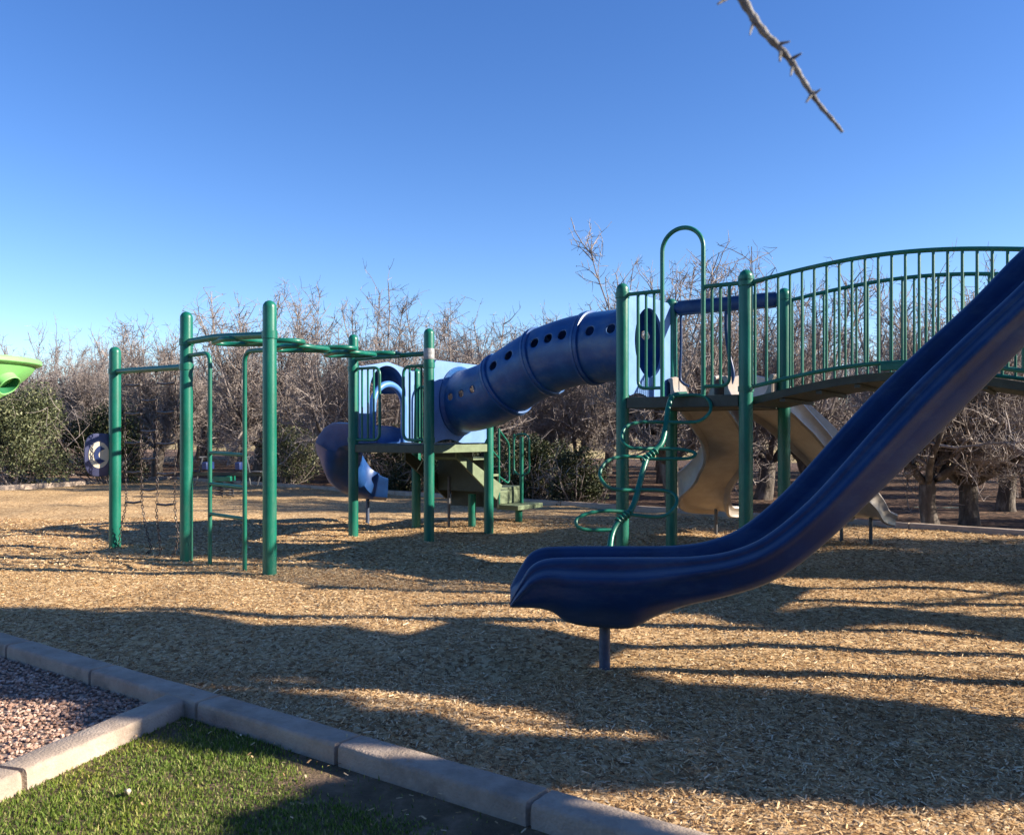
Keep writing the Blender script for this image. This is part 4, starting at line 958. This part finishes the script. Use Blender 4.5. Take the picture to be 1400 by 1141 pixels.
# trees outside the frame at the right whose shade lies over the foreground
def shade_tree(x, y, clumps, h, label, seed):
    rg = random.Random(seed); r = np.random.default_rng(seed)
    e_ = empty('evergreen_tree', (x, y, 0), label=label, cat='tree')
    tb = TB(); pts = shoot(rg, Vector((0, 0, -.1)), Vector((0, 0, 1)), h*.6, 7, .06, .1); tb.seg(pts, [.10*(1-.5*k/7) for k in range(8)], 8)
    for (dx, dy, z, rd) in clumps:
        a = pts[min(7, 3+rg.randint(0, 4))]; c = Vector((dx, dy, z)); tb.seg([a, a.lerp(c, .5)+rvec(rg)*.08, c], [.04, .03, .012], 5)
    np_mesh('trunk', tb.v, tb.c, tb.i, M['bark'], e_, True)
    Q = []; 
    for (dx, dy, z, rd) in clumps:
        n = int(5200*rd*rd/.25); d = r.normal(0, 1, (n, 3)); d /= np.linalg.norm(d, axis=1)[:, None]; p = d*(rd*r.random(n)**.4)[:, None]*np.array([1, 1, .8])+np.array([dx, dy, z])
        a = r.normal(0, 1, (n, 3)); a /= np.linalg.norm(a, axis=1)[:, None]; b_ = np.cross(a, r.normal(0, 1, (n, 3))); b_ /= np.linalg.norm(b_, axis=1)[:, None]
        Q.append(np.stack([p-a*.045, p+b_*.02, p+a*.045, p-b_*.02], 1).reshape(-1, 3))
    Q = np.concatenate(Q); np_mesh('crown', Q, np.full(len(Q)//4, 4), np.arange(len(Q)), M['leaf'], e_)
# clumps given by where their shade falls: c = across the light, X = along it
def cl_at(x, y, c, X, z_r):
    out_ = []
    return out_
def shade(x0, y0, spots):
    res = []
    ta = math.tan(SUN_EL); hx, hy = math.sin(SUN_AZ), math.cos(SUN_AZ)      # horizontal direction to the sun
    for (c, Xg, rd) in spots:
        Yg = (c-.26*Xg)/.966; t = (x0-Xg)*hx+(y0-Yg)*hy
        px, py = Xg+hx*t, Yg+hy*t; res.append((px-x0, py-y0, t*ta, rd))
    return res
shade_tree(7.4, 2.3, shade(7.4, 2.3, [(4.05, 1.6, .35), (3.65, 1.75, .38), (3.48, 1.15, .40), (4.06, .9, .42), (4.24, 0, .4), (3.28, .1, .3), (4.45, -.8, .48), (3.33, -.7, .29), (3.31, -1.15, .27), (4.75, -1.6, .5), (4.2, -1.9, .45), (3.45, -1.5, .36), (4.8, -2.6, .48), (4.2, -2.9, .5), (3.75, -2.4, .38), (4.7, -3.6, .5), (4.1, -4.0, .5), (3.65, 2.6, .4), (3.8, 3.4, .3)]), 4.5, 'leafy evergreen tree beyond the right edge shading the wood chips', 3)
shade_tree(5.6, .7, shade(5.6, .7, [(2.1, 1.3, .3), (2.15, .7, .34), (2.4, -.25, .34), (2.6, -.45, .28), (2.84, -.36, .23), (2.86, -.2, .18), (2.2, -.6, .34), (1.9, .4, .4), (1.9, -.3, .34)]), 2.6, 'small leafy tree beyond the right edge shading the lawn corner', 4)

shade_tree(10.6, 6.2, shade(10.6, 6.2, [(9.3, 5.2, .6), (8.8, 4.4, .5), (9.5, 4.2, .6), (8.5, 3.4, .5), (9.2, 3.2, .6), (8.4, 2.3, .5), (9.1, 2.2, .6), (8.7, 1.3, .5), (9.5, 1.0, .6), (9.9, 0.1, .55), (9.2, .1, .5), (9.7, -.9, .5), (10.2, -.6, .45), (10.7, .9, .5), (11.2, 1.2, .45), (10.5, 1.7, .4), (6.4, 3.4, .3), (6.5, 2.6, .34), (6.2, 1.9, .28), (6.45, 1.4, .3)]), 5.2, 'broad evergreen tree beyond the right edge shading the bridge', 6)
# unseen leaf screen added to darken reflections in the slide
r = np.random.default_rng(77); n = 60000; hg = empty('added_leaf_screen', (2, -8, 0), label='tall dark leaf screen added behind the viewer to darken reflections', cat='added_leaf_screen')
p = np.stack([r.uniform(-16, 18, n), r.normal(0, .55, n), np.abs(r.normal(1.9, 1.1, n))], 1); p[:, 2] *= 1+.2*np.sin(p[:, 0]*1.3)
a = r.normal(0, 1, (n, 3)); a /= np.linalg.norm(a, axis=1)[:, None]; b_ = np.cross(a, r.normal(0, 1, (n, 3))); b_ /= np.linalg.norm(b_, axis=1)[:, None]
np_mesh('foliage', np.stack([p-a*.11, p+b_*.06, p+a*.11, p-b_*.06], 1).reshape(-1, 3), np.full(n, 4), np.arange(n*4), M['darkleaf'], hg)
tb = TB()
for k in range(24): tb.seg([Vector((-16+1.45*k, 0, -.1)), Vector((-16+1.45*k+.1, .05, 1.2)), Vector((-16+1.45*k, .1, 2.4))], [.05, .04, .02], 6)
np_mesh('stems', tb.v, tb.c, tb.i, M['bark'], hg)
# near bare tree behind the viewer whose twig hangs into the picture
nt_ = empty('bare_tree', (-2.4, -1.8, 0), label='thorny bare twig hanging into the sky at the top right', cat='tree')
o0 = Vector((-2.4, -1.8, 0))
tb = TB(); tp_ = catmull([Vector((-2.4, -1.8, -.1)), Vector((-2.35, -1.7, .8)), Vector((-2.1, -1.4, 1.6)), Vector((-1.7, -.9, 2.3))], 5); tb.seg([p-o0 for p in tp_], [.11*(1-.5*k/(len(tp_)-1)) for k in range(len(tp_))], 12)
np_mesh('trunk', tb.v, tb.c, tb.i, M['bark'], nt_, True)
YT = 1.25; tw = lambda x, y, d=0.: Vector(((x-700)/1143*(YT+d), YT+d, EYE+(594-y)/1143*(YT+d)))
m_ = MB(); br_ = catmull([Vector((-1.7, -.9, 2.3)), Vector((-1.0, -.1, 2.75)), Vector((-.25, .75, 2.65)), Vector((.15, 1.15, 2.28)), tw(985, -50), tw(1013, -4), tw(1030, 24), tw(1046, 46), tw(1066, 66), tw(1083, 86), tw(1093, 102), tw(1108, 126), tw(1124, 148), tw(1140, 166), tw(1152, 181)], 5)
n_ = len(br_); rr = []
for i in range(n_):
    f = i/(n_-1); rr.append(.05*max(0, 1-f*2.6)**1.5+.0088*(1-f*.72)*(1+.16*math.sin(i*1.7)))
rr = [max(.0022, q) for q in rr]
m_.tube(br_, rr, 10)
for (x, y, dx, dy, r_) in ((1030, 30, -5, 18, .0022), (1068, 66, -2, 18, .003), (1066, 60, 14, -3, .0025), (1084, 80, 12, -7, .0028), (1084, 90, -3, 14, .0024), (1112, 126, -10, 14, .003), (1114, 128, 8, -6, .0022), (1003, -8, -22, 14, .003)):
    m_.tube([tw(x, y), tw(x+dx*.5, y+dy*.5, -.004), tw(x+dx, y+dy, -.008)], [r_*1.2, r_*.9, r_*.45], 6)
m_.build('branch', mat('grey_twig_bark', (.25, .235, .215), .85, .45, 30, .5, 200, .2, second=(.40, .38, .35)), nt_)
# pale dry leaf lying in the grass
lc = Vector((-1.405, 3.06, .018)); rows_ = []
for i in range(9):
    f = i/8; wd = .011*math.sin(math.pi*min(1, .06+f*.94))**.8; y_ = (f-.5)*.055
    rows_.append([lc+Vector((-.35*y_+dx*wd, y_*.95, .012*math.cos(f*4)+.016*abs(dx)**1.5)) for dx in (-1, -.5, 0, .5, 1)])
m_ = MB(); m_.loft(rows_, closed_ring=False)
tag(m_.build('dry_leaf', mat('dry_leaf', (.55, .46, .36), .8, .3, 40), solid=.0008), label='pale curled dry leaf lying on the sunlit lawn', cat='leaf')
